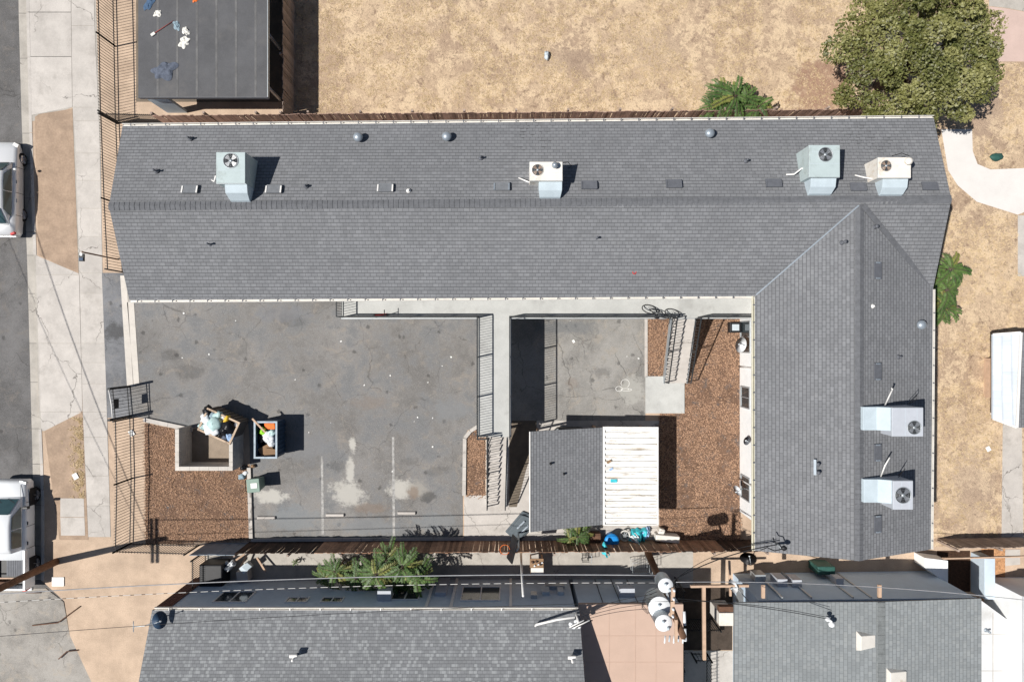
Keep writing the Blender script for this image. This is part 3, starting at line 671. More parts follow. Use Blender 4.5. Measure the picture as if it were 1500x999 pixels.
# ============================================================ ROOFTOP UNITS (stand on the roof: things of their own)
def ac_unit(px0, py0, px1, py1, dh, side, mat, fan, label, blade=m_blade, extra=None, ductw=(.2,0.0), pipe=None, hook=None):
    pc = W((px0+px1)/2, (py0+py1)/2, 6.6); zb = zroof(pc.x, pc.y); zt = zb + dh
    a, b = W(px0, py1, zt), W(px1, py0, zt); x0, x1, y0, y1 = a.x, b.x, a.y, b.y
    t = thing('rooftop_air_conditioner', label, 'air conditioner', ((x0+x1)/2, (y0+y1)/2, zb-.3))
    cab = MB().box(x0,x1,y0,y1,zb-.35,zt).build('cabinet', mat, t, bevel=.015)
    MB().box(x0-.012,x1+.012,y0-.012,y1+.012,zt-.075,zt-.055).build('seam', m_metal, cab)
    for q in (.42,.8):
        yy_ = y0+(y1-y0)*q if side == 'S' else None
        if side == 'S': MB().box(x0+.01,x1-.01,yy_-.006,yy_+.006,zt,zt+.004).build('panel_line', m_trgrey, cab)
        else: MB().box(x0+(x1-x0)*q-.006,x0+(x1-x0)*q+.006,y0+.01,y1-.01,zt,zt+.004).build('panel_line', m_trgrey, cab)
    f = W(fan[0], fan[1], zt); r = fan[2]/S*(1-zt/H)
    ring = MB().lathe((f.x,f.y,zt+.002), [(r*1.08,0),(r*1.08,.02),(r,.02),(r,.004)], 28).build('fan_ring', m_metal if blade is m_blade else mat, t)
    MB().lathe((f.x,f.y,zt+.004), [(r,0),(r,.003)], 28).build('fan_well', m_fan, ring)
    for k in range(4):
        a0 = k*math.pi/2+.4; vs = [(f.x,f.y,zt+.012)]
        for q in range(5): an = a0+q*.2; vs.append((f.x+math.cos(an)*r*.9, f.y+math.sin(an)*r*.9, zt+.010+.010*q/4))
        MB().add(vs, [(0,i,i+1) for i in range(1,5)]).build('fan_blade', blade, ring)
    mb = MB().lathe((f.x,f.y,zt+.012), [(r*.22,0),(r*.22,.02),(.001,.025)], 12)
    for q in (.3,.5,.7,.9): mb.tube([(f.x+math.cos(k*.3142)*r*q, f.y+math.sin(k*.3142)*r*q, zt+.03) for k in range(20)], .004, 4, True)
    mb.build('fan_grille', m_metal, ring)
    d = MB()
    if side == 'S':                      # duct steps down to the ridge side
        i0, i1 = x0+ductw[0], x1-ductw[1]; L1, L2 = .32, .54; s1, s2 = zt-.18, zt-.24
        zr = zroof(pc.x, y0-L2)
        P = [(y0-.002,s1),(y0-L1,s2),(y0-L2,zr+.12),(y0-L2-.06,zr-.05),(y0-.002,zb-.3)]
        vs = [(i0+(.05 if k in (2,3) else 0),y,z) for k,(y,z) in enumerate(P)] + [(i1-(.05 if k in (2,3) else 0),y,z) for k,(y,z) in enumerate(P)]
    else:
        i0, i1 = y0+ductw[0], y1-ductw[1]; L1, L2 = .45, .98; s1, s2 = zt-.1, zt-.2; s2 = zt-.3
        zr = zroof(x0-L2, pc.y)
        P = [(x0-.002,s1),(x0-L1,s2),(x0-L2,zr+.2),(x0-L2-.03,zr-.05),(x0-.002,zb-.3)]
        vs = [(x,i0,z) for x,z in P] + [(x,i1,z) for x,z in P]
    n = 5; d.add(vs, [tuple(range(n)), tuple(range(2*n-1,n-1,-1))] + [(k,n+k,n+(k+1)%n,(k+1)%n) for k in range(n)])
    bm_ = d.build('duct', m_duct, t, bevel=.012)
    if pipe: 
        pts = [Vector((*W(q[0],q[1],zb+.5).xy, zroof(*W(q[0],q[1],zb+.5).xy)+q[2])) for q in pipe]; MB().tube(pts, .03, 8).build('conduit_pipe', m_pvc, t)
    if hook: MB().tube([Vector((*W(q[0],q[1],zb+.5).xy, zb+q[2])) for q in hook], .014, 6).build('cable_loop', m_black, t)
    if extra:
        e = W(extra[0], extra[1], zt); r2 = extra[2]/S*.8
        MB().lathe((e.x,e.y,zt), [(r2*.6,0),(r2*.6,.12),(r2,.12),(r2,.18),(r2*.5,.27),(.001,.28)], 18).build('flue_cap', m_ventlight if extra[3] else m_acwhite, t)
    return t
ac_unit(317,223.5,359.5,269,1.1,'S',m_acgreen,(338.5,236,10.5),'pale green rooftop air conditioner whose fan sits at its north edge', ductw=(.25,0), pipe=[(318,259,.5),(312,265,.2),(306,262,.1)])
ac_unit(776,237.5,824,265,.9,'S',m_acwhite,(787.5,249.5,8.2),'cream rooftop air conditioner with brown fan and grey flue cap throwing a clear shadow', m_brownblade, (812.5,244,4.6,1), (.36,0), [(777,267,.25),(772,265,.25),(760,258,.1)], [(824,240,.6),(832,238,.5),(838,241,.2),(834,243,.05)])
ac_unit(1185,213,1230,260,1.0,'S',m_acgreen,(1208.5,227,10),'pale green rooftop air conditioner with tangled white pipes on its west side', ductw=(.15,.05), pipe=[(1185,247,.4),(1176,246,.3),(1166,254,.15),(1155,254,.1)])
ac_unit(1286,231,1334,261,.9,'S',m_acwhite,(1297.5,243.5,8),'cream rooftop air conditioner with side grille near the east gable', m_brownblade, (1327.5,238,5.5,0), (.28,0), [(1279,262,.3),(1270,259,.2),(1258,254,.1)], [(1302,231,.7),(1314,228,.8),(1327,231,.7)])
ac_unit(1306.5,597,1352,639,1.05,'W',m_acgrey,(1338.5,626,9.6),'grey rooftop air conditioner with long duct and tall vent pipe', pipe=[(1297,594,.2),(1297,580,.5),(1297,568,.75),(1295,568,.75)], hook=[(1331,592,.4),(1333,584,.7),(1336,578,.8),(1338,584,.7),(1336,592,.3)])
ac_unit(1308,704,1337,746,1.0,'W',m_acgrey,(1322,725,11.3),'short square grey rooftop air conditioner with bent vent pipe', pipe=[(1291,698,.2),(1291,680,.5),(1297,668,.6)], hook=[(1320,700,.3),(1317,693,.6),(1319,684,.8),(1322,690,.5),(1322,697,.2)])
o = tag(MB().tube([W(929,399,5.5)+Vector((math.cos(a)*.07,math.sin(a)*.07,.0)) for a in [k*.628 for k in range(10)]], .022, 6, True).build('ring_toy', m_red), 'tiny red and white ring lying on the roof slope', 'toy')
o.location.z = zroof(*W(929,399,5.5).xy)-5.5+.03

# ============================================================ FENCES
m_ipk = mesh_only(MB().box(-.009,.009,-.009,.009,0,1.5), 'picket', m_iron)
def iron_fence(name, label, pts, hgt=1.5, step=.135, post=3.1, group=None, finial=True, pk_=None):
    P = [Vector((*G(*p), 0)) for p in pts]; t = thing(name, label, 'fence', P[0], group=group)
    for a, b in zip(P, P[1:]):
        d = b-a; L = d.length; n = max(1, round(L/post)); rl = MB()
        for z in (.14, hgt-.16): rl.beam(a+Vector((0,0,z)), b+Vector((0,0,z)), .03, .04)
        rl.build('rail', m_iron, t)
        for i in range(n+1): p = a+d*i/n; MB().box(p.x-.03,p.x+.03,p.y-.03,p.y+.03,0,hgt+.06).build('post', m_iron, t)
        m = int(L/step)
        for i in range(1, m): inst(pk_ or m_ipk, 'picket', t, a+d*i/m, math.atan2(d.y,d.x), sc_=(1,1,hgt/1.5))
    return t
iron_fence('iron_fence', 'black picket fence along the sidewalk beside the dark flat roof', [(167,-60),(170,69),(172,178)])
iron_fence('iron_fence', 'black picket fence squeezed between sidewalk and the shingled west gable', [(172.5,182),(177,300),(182,399)])
iron_fence('iron_fence', 'short black picket fence return running from sidewalk to wooden fence', [(174,181),(248,183)], step=.09)
iron_fence('iron_fence', 'black picket fence enclosing the mulch bed at the street corner', [(193,612),(195,700),(193,795),(292,798)])
g = iron_fence('sliding_gate', 'black sliding gate panel with white end posts beside the drain channel', [(189,566),(192.5,609)], 1.5, .15, 5)
g['category'] = 'gate'
for py in (566, 609.5):
    x, y = G(190, py); MB().box(x-.06,x+.06,y-.05,y+.05,0,1.72).build('end_post', m_iron, g)
x, y = G(190.5, 588); MB().box(x-.02,x+.02,y-.22,y+.22,.95,1.3).build('lock_plate', m_black, g)
MB().tube([Vector((*G(188,566),1.6)), Vector((*G(190.5,588),1.52)), Vector((*G(192,610),1.5))], .028, 6).build('top_tube', m_pvc, g)
def board_fence(name, label, a, b, hgt, mats, w=.14, back=-1):
    a, b = Vector((*G(*a), 0)), Vector((*G(*b), 0)); d = b-a; L = d.length; an = math.atan2(d.y, d.x); nrm = Vector((-d.y, d.x, 0)).normalized()
    t = thing(name, label, 'fence', a); n = int(L/(w+.006)); meshes = {}
    for i in range(n):
        mt = mats((a+d*(i+.5)/n)); 
        if mt not in meshes: meshes[mt] = mesh_only(MB().box(-w/2,w/2,-.011,.011,0,hgt), 'board', mt)
        inst(meshes[mt], 'board', t, a+d*(i+.5)/n+nrm*rnd.uniform(-.006,.006), an+rnd.gauss(0,.01), rnd.gauss(0,.006), rnd.gauss(0,.012), (1,1,rnd.uniform(.965,1.02)))
    for z in (.35, hgt-.3): MB().beam(a+nrm*.045*back+Vector((0,0,z)), b+nrm*.045*back+Vector((0,0,z)), .04, .085).build('rail', m_gboard, t)
    k = max(1, round(L/2.4))
    for i in range(k+1): p = a+d*i/k+nrm*.11*back; MB().box(p.x-.045,p.x+.045,p.y-.045,p.y+.045,0,hgt+.02).build('post', m_gboard, t)
    return t
board_fence('wooden_fence', 'reddish board fence between the dry field and the long roof', (250,187), (1262,178), 1.75, lambda p: m_nboard, back=1)
board_fence('wooden_fence', 'grey brown board fence dividing the dry field from the flat roofed carport', (432,-60), (432,182), 1.75, lambda p: m_gboard)
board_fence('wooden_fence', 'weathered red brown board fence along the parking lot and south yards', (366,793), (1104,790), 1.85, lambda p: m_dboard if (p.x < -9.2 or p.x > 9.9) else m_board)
board_fence('wooden_fence', 'dark stained fence closing the east yard beside the gable', (1372,788), (1492,786), 1.6, lambda p: m_gboard)
t = thing('panel_fence', 'blue grey sheet metal panels patching the south fence by the iron fence', 'fence', (*G(303,796), 0))
for i in range(5):
    x = G(304+i*12.6,0)[0]; MB().obox((x+.2, G(0,795)[1]+rnd.uniform(-.02,.02), .93), (.40,.025,1.86+rnd.uniform(-.05,.05)), rnd.uniform(-.03,.03)).build('panel', m_bluepanel, t)
MB().box(G(303,0)[0], G(366,0)[0], G(0,797)[1], G(0,797)[1]+.04, 1.3, 1.4).build('rail', m_gboard, t)
f_ = iron_fence('iron_fence', 'dark wire screen fence at the end of the south passage', [(303,806),(303,858)], 1.6, .09, 1.2)
f_ = iron_fence('iron_fence', 'black picket fence beside the peach flat roof', [(988,845),(988,1010)], 1.9, .12, 2.0)
f_ = iron_fence('iron_fence', 'low black gate fence over the concrete steps', [(996,905),(1042,905)], 1.5, .1, 3.0)
f_ = iron_fence('iron_fence', 'iron handrail above the bottom concrete walk', [(1012,955),(1034,955),(1034,1020)], 1.0, .16, 3.0)

# ============================================================ NEIGHBOURING BUILDINGS
# open carport at the top left
cp = thing('flat_carport', 'flat dark rolled roof carport littered with clothes', 'carport', W(300,60,0))
za = 2.45
a, b = W(203,-120,za), W(392,143,za)
MB().box(a.x, b.x, b.y, a.y, za-.12, za).build('roof', m_carport, cp)
for i in range(1, 7):
    x = a.x+(b.x-a.x)*i/6.6; MB().box(x-.05,x+.05,b.y+.01,a.y,za,za+.006).build('roofing_seam', M('seam', (.135,.133,.133), .9, .25, 2), cp)
MB().box(a.x,b.x+.03,b.y-.03,b.y-.002,za-.2,za+.02).build('fascia', m_vent, cp); MB().box(b.x+.002,b.x+.03,b.y,a.y,za-.2,za+.02).build('fascia', m_metal, cp)
for py in (-70, 0, 73, 147): p = W(411, py, 0); MB().box(p.x-.05,p.x+.05,p.y-.05,p.y+.05,0,za-.12).build('post', m_pvc, cp)
MB().box(a.x+.1, W(275,0,0).x, b.y+.1, b.y+.22, 0, za-.12).build('wall', m_graywall, cp)
MB().box(W(278,0,0).x, b.x, b.y+.15, b.y+.3, 1.95, za-.13).build('beam', m_dboard, cp)
sheet('yard', [(200,-200),(425,-200),(425,150),(200,150)], .008, m_stainshadeconc)

# speckled shingle house at the bottom
def simple_uv(ax, sgn, off, k): return (lambda w: (w.x, sgn*(w.y-off)*k)) if ax == 'y' else (lambda w: (w.y, sgn*(w.x-off)*k))
ho = thing('house', 'long grey house with speckled shingle roof and shaded back wall', 'house', (-6,-14,0))
eN = -11.58; rid = -17.0; zE, zR = 3.9, 6.15
MB().slab3([(-15.5,rid,zR),(3.15,rid,zR),(2.9,eN,zE),(-15.5,eN,zE)], .12).build('roof', m_shB, ho, uv=simple_uv('y',-1,eN,1.083))
MB().slab3([(-15.5,rid-5.4,zE),(3.4,rid-5.4,zE),(3.15,rid,zR),(-15.5,rid,zR)], .12).build('roof', m_shB, ho, uv=simple_uv('y',1,rid,1.083))
hw = MB().box(-15.0, 2.75, rid-5.2, eN-.03, 0, zE-.13)
for x in (-15.0, 2.6): hw.add([(x,eN-.03,zE-.13),(x,rid-5.2,zE-.13),(x,rid,zR-.25),(x+.15,eN-.03,zE-.13),(x+.15,rid-5.2,zE-.13),(x+.15,rid,zR-.25)], [(0,1,2),(3,5,4),(0,2,5,3),(1,4,5,2)])
hw.build('wall', m_graywall, ho)
gutter_run(ho, (-15.4,eN,zE), (2.85,eN,zE), (0,1,0), 1.3, m_gutter, m_pvc, .11)
def nwindow(par, yw, px0, px1, z0, z1, div=2, mat=m_pvc):
    k = (1-(z0+z1)/2/H)/S; x0, x1 = (px0-750)*k, (px1-750)*k; f = MB(); w = .05; y = yw
    f.box(x0,x1,y+.004,y+.05,z0,z0+w); f.box(x0,x1,y+.004,y+.05,z1-w,z1); f.box(x0,x0+w,y+.004,y+.05,z0+w,z1-w); f.box(x1-w,x1,y+.004,y+.05,z0+w,z1-w)
    for i in range(1, div): xx = x0+(x1-x0)*i/div; f.box(xx-.025,xx+.025,y+.004,y+.045,z0+w,z1-w)
    win = f.build('window', mat, par)
    for i in range(div): MB().box(x0+(x1-x0)*i/div+.03,x0+(x1-x0)*(i+1)/div-.03,y+.012,y+.022,z0+w,z1-w).build('pane', m_wglass, win)
yw = eN-.03
nwindow(ho, yw, 320, 368, 1.7, 3.0); nwindow(ho, yw, 420, 452, 2.4, 3.0); nwindow(ho, yw, 471, 503, 2.4, 3.0); nwindow(ho, yw, 575, 616, 1.4, 2.7); nwindow(ho, yw, 676, 733, 1.1, 2.8)
x = (564-750)/S*(1-2.6/H); MB().box(x-.3,x+.3,yw+.005,yw+.45,2.3,2.8).build('window_air_conditioner', m_acgrey, ho)
for px in (628, 663, 748): x = (px-750)/S*.92; MB().box(x-.06,x+.06,yw+.004,yw+.09,.1,3.7).build('downspout', m_pvc, ho)
for px, w, z0, z1, m in [(645,.5,.2,2.2,m_acgrey),(782,.28,2.0,2.5,m_metal),(800,.35,1.4,2.1,m_trgrey),(822,.28,1.5,2.1,m_trgrey),(815,.9,1.0,1.35,m_metal)]:
    x = (px-750)/S*.93; MB().box(x-w/2,x+w/2,yw+.005,yw+.16,z0,z1).build('meter_box', m, ho)
p0 = W(297,853,0); 
for i in range(5): MB().box(-15.5+i*.13,-15.39+i*.13,yw+.02,yw+.05,.0,3.6).build('siding_board', m_maroon, ho)
for px, py, l in [(431,963,.22),(838,965,.3)]:
    p = W(px,py,4.9); mb = MB(); mb.tube([p+Vector((0,0,-.3)), p+Vector((0,0,.25))], .05, 10).obox(p+Vector((-.02,.1,.05)), (.32,.16,.05), 0, .4); mb.build('vent_pipe', m_pvc, ho)
# service mast
p = W(845,902,4.3); mb = MB(); mb.tube([(p.x,p.y,3.7),(p.x,p.y,4.9)], .045, 8)
mb.tube([W(842,903,4.6), W(815,907,4.4), W(786,914,4.3), W(784,916,4.2)], .05, 8); mb.build('service_mast', m_pvc, ho)
for dx, dy in ((0,0),(.22,.02),(.1,.2),(-.12,.1)): MB().blob(p+Vector((dx-.15,-.35+dy,.2)), .1, .1, .1, 3, .1).build('insulator', m_porcelain, ho)
for k in range(4): MB().tube([p+Vector((-.35+.1*k,-.3,.4)), p+Vector((.25+.12*k,.02,.45))], .03, 6).build('service_bracket', m_black if k % 2 else m_pvc, ho)

# peach flat roof
pe = thing('flat_roofed_annex', 'flat peach coloured roof building joined to the speckled house', 'building', (5,-14,0))
MB().box(2.92, 7.5, -22, -11.52, 3.2, 3.4).build('roof', m_peach, pe); MB().box(2.95, 7.4, -21.9, -11.6, 0, 3.2).build('wall', m_graywall, pe)
for y in (-12.9,-14.05,-15.3,-16.6): MB().box(2.95,7.46,y-.012,y+.012,3.4,3.407).build('roofing_seam', M('peach_seam', (.465,.33,.26), .9, .1, 2), pe)
for x in (4.25,5.4,6.3): MB().box(x-.012,x+.012,-21.9,-11.55,3.402,3.409).build('roofing_seam', M('peach_seam', (.465,.33,.26), .9, .1, 2), pe)
for px in (880, 905, 930): x = (px-750)/S*.93; MB().box(x-.01,x+.01,-11.6,-11.56,.1,3.1).build('panel_joint', m_black, pe)
x = (918-750)/S*.93; MB().box(x-.35,x+.35,-11.595,-11.2,1.9,2.4).build('wall_cabinet', m_acgrey, pe)

# sage shingle house at the bottom right
h2 = thing('house', 'low house with sage grey shingles and a north south ridge', 'house', (15,-14,0))
zz = 3.6; A, B, Rg = W(1075,882,zz), W(1437,876,zz), W(1290,881,zz+.45)
sb = -24
MB().slab3([(A.x,sb,zz),(Rg.x,sb,zz+.45),(Rg.x,Rg.y,zz+.45),(A.x,A.y,zz)], .1).build('roof', m_shC, h2, uv=simple_uv('x',1,A.x,1.0))
MB().slab3([(Rg.x,sb,zz+.45),(B.x,sb,zz),(B.x,B.y,zz),(Rg.x,Rg.y,zz+.45)], .1).build('roof', m_shC, h2, uv=simple_uv('x',-1,B.x,1.0))
MB().prism([(10.77,-11.32),(B.x-.2,-11.2),(B.x-.2,sb+.2),(10.77,sb+.2)], 0, zz-.11).build('wall', M('blue_grey_stucco', (.50,.61,.72), .9, .06, 2, .2), h2)
mb = MB()
for i in range(60): y = Rg.y-.02-i*.2; mb.obox((Rg.x,y-.1,zz+.465+.006*(i%2)), (.3,.21,.02), 0, .05)
mb.build('ridge_cap', M('sage_cap', (.17,.18,.18), .9, .2, 5), h2, kind='stuff')
MB().box(10.745,10.765,-12.5,-11.6,.6,1.6).build('window', m_metal, h2)
for px, w, z0, z1, m in [(1143,.45,1.0,1.9,m_acgrey),(1163,.42,1.2,2.0,m_acgrey),(1228,.35,1.2,1.8,m_acgrey),(1118,.5,.6,1.3,m_metal)]:
    x = (px-750)/S*.95; MB().box(x-w/2,x+w/2,-11.28,-10.95,z0,z1).build('wall_cabinet', m, h2)
for px in (1120,1160,1217,1242): x = (px-750)/S*.96; MB().box(x-.035,x+.035,-11.3,-11.2,.1,3.4).build('conduit', m_metal, h2)
for px, py, s in [(1266,938,1),(1310,992,1.1)]:
    p = W(px,py,4.0); p.z = 3.75; mb = MB(); mb.add([(p.x-.4*s,p.y-.5*s,p.z+.02),(p.x-.4*s,p.y+.5*s,p.z+.02),(p.x-.28*s,p.y-.3*s,p.z+.5),(p.x-.28*s,p.y+.3*s,p.z+.5),(p.x+.45*s,p.y-.26*s,p.z+.28),(p.x+.45*s,p.y+.26*s,p.z+.28),(p.x+.45*s,p.y-.3*s,p.z),(p.x+.45*s,p.y+.3*s,p.z)], [(0,1,3,2),(2,3,5,4),(4,5,7,6),(0,2,4,6),(1,7,5,3)])
    mb.build('roof_dormer_vent', m_acwhite, h2, bevel=.02)
p = W(1213,906,4.1); mb = MB(); mb.tube([(p.x,p.y,3.6),(p.x,p.y,4.4)], .045, 8).blob(p+Vector((.05,-.15,.2)), .14,.12,.12,2,.1).blob(p+Vector((-.15,.1,.25)), .1,.1,.1,5,.1); mb.build('service_mast', m_porcelain, h2)
for px in (1117, 1287): p = W(px,874,3.6); MB().box(p.x-.07,p.x+.07,p.y-.02,p.y+.55,zz-.02,zz+.09).build('outrigger', m_lumber, h2)
# white flat roofs at the corner
wr = thing('white_roofed_building', 'white flat roofed building at the corner beside the sage house', 'building', (22,-14,0))
MB().prism([(21.6,-11.9),(25.0,-14.4),(25.0,-24),(21.0,-24),(21.0,-11.9)], 1.5, 1.62).build('roof', m_whiteroof, wr); MB().prism([(21.1,-12.1),(24.9,-14.6),(24.9,-23.9),(21.1,-23.9)], 0, 1.5).build('wall', m_white, wr)
MB().box(23.0, 30, -24, -11.5, 0, 2.6).build('upper_block', m_white, wr); MB().box(22.95, 30.05, -24, -11.45, 2.6, 2.68).build('roof_slab', m_whiteroof, wr)
for k in range(6): MB().box(21.05,24.9,-13.6-k*1.7,-13.58-k*1.7,1.621,1.628).build('roofing_seam', m_conc2, wr)
MB().box(22.3,22.33,-23.9,-12.6,1.622,1.63).build('roofing_seam', m_conc2, wr)
MB().lathe((22.0,-13.4,1.6),[(.12,0),(.08,.05),(.05,.06),(.05,.3),(.001,.31)],12).build('vent_pipe', m_ventlight, wr)
# low walls of the small south-east yard
for nm, lab, q, h_, m in [('garden_wall','low white rendered wall below the south gable',[(1338,808),(1371,812),(1371,846),(1338,822)],.9,m_white),('garden_wall','grey rendered wall beside the wood chip strip',[(1421,808),(1436,808),(1436,866),(1421,866)],1.0,m_graywall)]:
    tag(MB().prism([G(*p) for p in q], 0, h_).build(nm, m, bevel=.02), lab, 'wall')
tag(MB().beam(Vector((*G(1352,803),1.5)), Vector((*G(1470,800),1.5)), .06, .12).build('fence_rail', m_lumber), 'pale timber rail lying along the top of the yard fence', 'timber')
sheet('pavement', [(1471,804),(1493,804),(1493,826),(1471,828)], .03, m_conc)
# house at the east edge
eh = thing('house', 'house with pale bluish tiled roof edged in white at the east yard', 'house', W(1500,556,0))
a, b, c, d = W(1453,490,1.2), W(1453,613,1.2), W(1494,487,1.8), W(1488,626,1.8)
MB().slab3([b, d, c, a], .08).build('roof', m_shL, eh, uv=simple_uv('x',1,a.x,1.03))
MB().beam(d+Vector((0,0,.03)), c+Vector((0,0,.03)), .1, .08).build('roof_edge', m_pvc, eh); MB().beam(b+Vector((0,0,.03)), d+Vector((0,0,.03)), .09, .08).build('roof_edge', m_pvc, eh)
MB().beam(a+Vector((0,0,.03)), c+Vector((0,0,.03)), .09, .08).build('roof_edge', m_pvc, eh)
MB().slab3([d+Vector((.06,0,.04)), d+Vector((8,0,-1)), c+Vector((8,0,-1)), c+Vector((.06,0,.04))], .08).build('roof', m_shA, eh, uv=simple_uv('x',-1,0,1.0), label='grey shingled east slope')
MB().box(a.x+.75, d.x+7.5, d.y+.4, c.y-.4, 0, 1.15).build('wall', m_white, eh)
o = tag(MB().obox(Vector((*G(1446,553), .25)), (.35,1.9,.5)).build('planter_bench', m_lumber), 'pale wooden bench box against the pale tiled house', 'bench')
o = tag(MB().blob(Vector((*G(1447,548),.62)), .2,.34,.12,4,.3).blob(Vector((*G(1447,563),.62)), .2,.26,.12,9,.3).build('dark_cushion', m_clothgrey), 'dark grey cushion heap on the pale bench', 'cushion')

# ============================================================ CARPORT, ENCLOSURE, DUMPSTERS
ct = thing('shed_carport', 'carport roofed half in grey shingles and half in white metal panels', 'carport', W(870,700,0))
zl, zm, zr_ = 3.0, 2.15, 2.0
a, b, c, d = W(777,632,zl), W(883,626,zm), W(883,768,zm), W(777,779,zl)
MB().slab3([d, c, b, a], .09).build('roof', m_shA, ct, uv=simple_uv('x',-1,4,1.05), label='grey shingled half of the roof')
MB().beam(a+Vector((-.03,0,-.02)), d+Vector((-.03,0,-.02)), .05, .14).build('fascia', m_pvc, ct)
e, f, g_, h_ = W(883.5,624.5,2.12), W(963,625,zr_), W(963,767,zr_), W(883.5,767,2.12)
npan = 17
for i in range(npan):
    q0, q1 = i/npan, (i+1)/npan; L = lambda A, B, q: A+(B-A)*q; dz = Vector((0,0,.075))
    A0, A1, B0, B1 = L(e,h_,q0), L(e,h_,q1), L(f,g_,q0), L(f,g_,q1); n0 = Vector((0,-.035,0))
    mid0, mid1 = L(A0,A1,.62), L(B0,B1,.62)
    mb = MB(); mb.add([A0, mid0, A1, B0, mid1, B1, A0+dz, mid0+dz, B0+dz, mid1+dz], [(6,7,9,8),(7,1,4,9),(1,2,5,4),(0,6,8,3)]); mb.build('roof_panel', m_mroof, ct)
mb = MB(); mb.slab3([h_-Vector((0,0,.03)), g_-Vector((0,0,.03)), f-Vector((0,0,.03)), e-Vector((0,0,.03))], .03); mb.build('roof_deck', m_gutter, ct)
MB().beam(e+Vector((.02,0,.06)), h_+Vector((.02,0,.06)), .09, .05).build('flashing', m_pvc, ct); MB().beam(f+Vector((0,0,.03)), g_+Vector((0,0,.03)), .05, .1).build('flashing', m_pvc, ct)
MB().beam(h_+Vector((0,-.03,.02)), g_+Vector((0,-.03,.02)), .05, .1).build('flashing', m_pvc, ct)
for px, py, z in [(790,640,2.8),(790,760,2.8),(876,632,2.1),(876,756,2.1),(948,632,1.95),(948,752,1.95)]:
    p = W(px,py,z); MB().box(p.x-.05,p.x+.05,p.y-.05,p.y+.05,0,z-.04).build('post', m_lumber, ct)
for a_ in [(806,678,.2),(826,694,.15)]:
    p = W(*a_[:2],2.7); p.z = zl+(zm-zl)*(a_[0]-777)/106; MB().tube([p-Vector((0,0,.1)),p+Vector((0,0,a_[2]))], .05, 8).build('vent_pipe', m_black, ct)
for (px,py,m,l,nm,lab) in [(892,676,m_card,.22,'cardboard_scrap','torn brown cardboard scrap on the white metal roof'),(895,687,m_bagblue,.18,'plastic_scrap','blue plastic scrap on the white metal roof'),(899,704,m_turq,.3,'turquoise_sheet','folded turquoise sheet on the white metal roof')]:
    p = W(px,py,2.2); tag(MB().obox((p.x,p.y,2.2), (l,l*.5,.03), .5 if l < .25 else 0, .1).build(nm, m, bevel=.008), lab, 'scrap')
# block enclosure
en = thing('block_enclosure', 'three sided concrete block enclosure for rubbish', 'enclosure', (*G(310,655),0))
def block_wall(x0,x1,y0,y1,h):
    n = 6
    for k in range(n):
        z0, z1 = h*k/n+.004, h*(k+1)/n-.004
        along = (x1-x0) > (y1-y0); L = (x1-x0) if along else (y1-y0); m = max(1, round(L/.42))
        for i in range(-1, m):
            s0 = max(0, (i+(.5 if k%2 else 1))/m); s1 = min(1, (i+1+(.5 if k%2 else 1))/m)
            if s1-s0 < .01: continue
            g = .004
            if along: MB().box(x0+L*s0+g,x0+L*s1-g,y0,y1,z0,z1).build('block', m_block, en)
            else: MB().box(x0,x1,y0+L*s0+g,y0+L*s1-g,z0,z1).build('block', m_block, en)
xa, xb, xc, xd = G(281.5,0)[0]-.18, G(281.5,0)[0], G(352,0)[0], G(352,0)[0]+.17
yb, yt = G(0,676)[1], G(0,623)[1]
block_wall(xa, xb, yb, yt, 1.3); block_wall(xc, xd, yb, yt, 1.3); block_wall(xa, xd, yb-.19, yb-.002, 1.3)
# dumpsters
def dumpster(name, label, ctr, rz, sx, sy, h, m_out, m_rim, lid=None):
    t = thing(name, label, 'dumpster', (ctr.x, ctr.y, .0), rz); k = .05
    w = MB(); z0 = .16
    w.box(-sx/2,sx/2,-sy/2,-sy/2+k,z0,h); w.box(-sx/2,sx/2,sy/2-k,sy/2,z0,h); w.box(-sx/2,-sx/2+k,-sy/2+k,sy/2-k,z0,h); w.box(sx/2-k,sx/2,-sy/2+k,sy/2-k,z0,h)
    w.box(-sx/2+k,sx/2-k,-sy/2+k,sy/2-k,z0,z0+.04); w.build('body', m_out, t, True)
    r = MB(); e_ = .035
    r.box(-sx/2-e_,sx/2+e_,-sy/2-e_,-sy/2+k,h,h+.05); r.box(-sx/2-e_,sx/2+e_,sy/2-k,sy/2+e_,h,h+.05); r.box(-sx/2-e_,-sx/2+k,-sy/2+k,sy/2-k,h,h+.05); r.box(sx/2-k,sx/2+e_,-sy/2+k,sy/2-k,h,h+.05)
    r.build('rim', m_rim, t, True)
    n = 7 if sx > sy else 8
    for i in range(n):
        if sx < sy: y = -sy/2+.12+(sy-.24)*i/(n-1); MB().box(sx/2+.001,sx/2+.05,y-.03,y+.03,z0,h-.02).build('rib', m_out, t, True)
        else: x = -sx/2+.12+(sx-.24)*i/(n-1); MB().box(x-.03,x+.03,sy/2+.001,sy/2+.05,z0,h-.02).build('rib', m_out, t, True)
    for s in (-1,1):
        for q in (-1,1): MB().lathe((s*(sx/2-.15), q*(sy/2-.15), 0), [(.05,0),(.07,.03),(.07,.1),(.03,.16)], 10).build('wheel', m_rubber, t, True)
    return t
d1c = W(321,624,1.32); dumpster('dumpster', 'tan steel dumpster heaped with bags, turned askew by the block enclosure', Vector((d1c.x,d1c.y,0)), R(-24.5), 1.62, 1.08, 1.3, m_tandark, m_tan)
d2c = W(389.5,644,1.3); dumpster('dumpster', 'navy steel dumpster holding an orange lid and cardboard', Vector((d2c.x,d2c.y,0)), 0, 1.03, 1.68, 1.28, m_navy, m_bluerim)
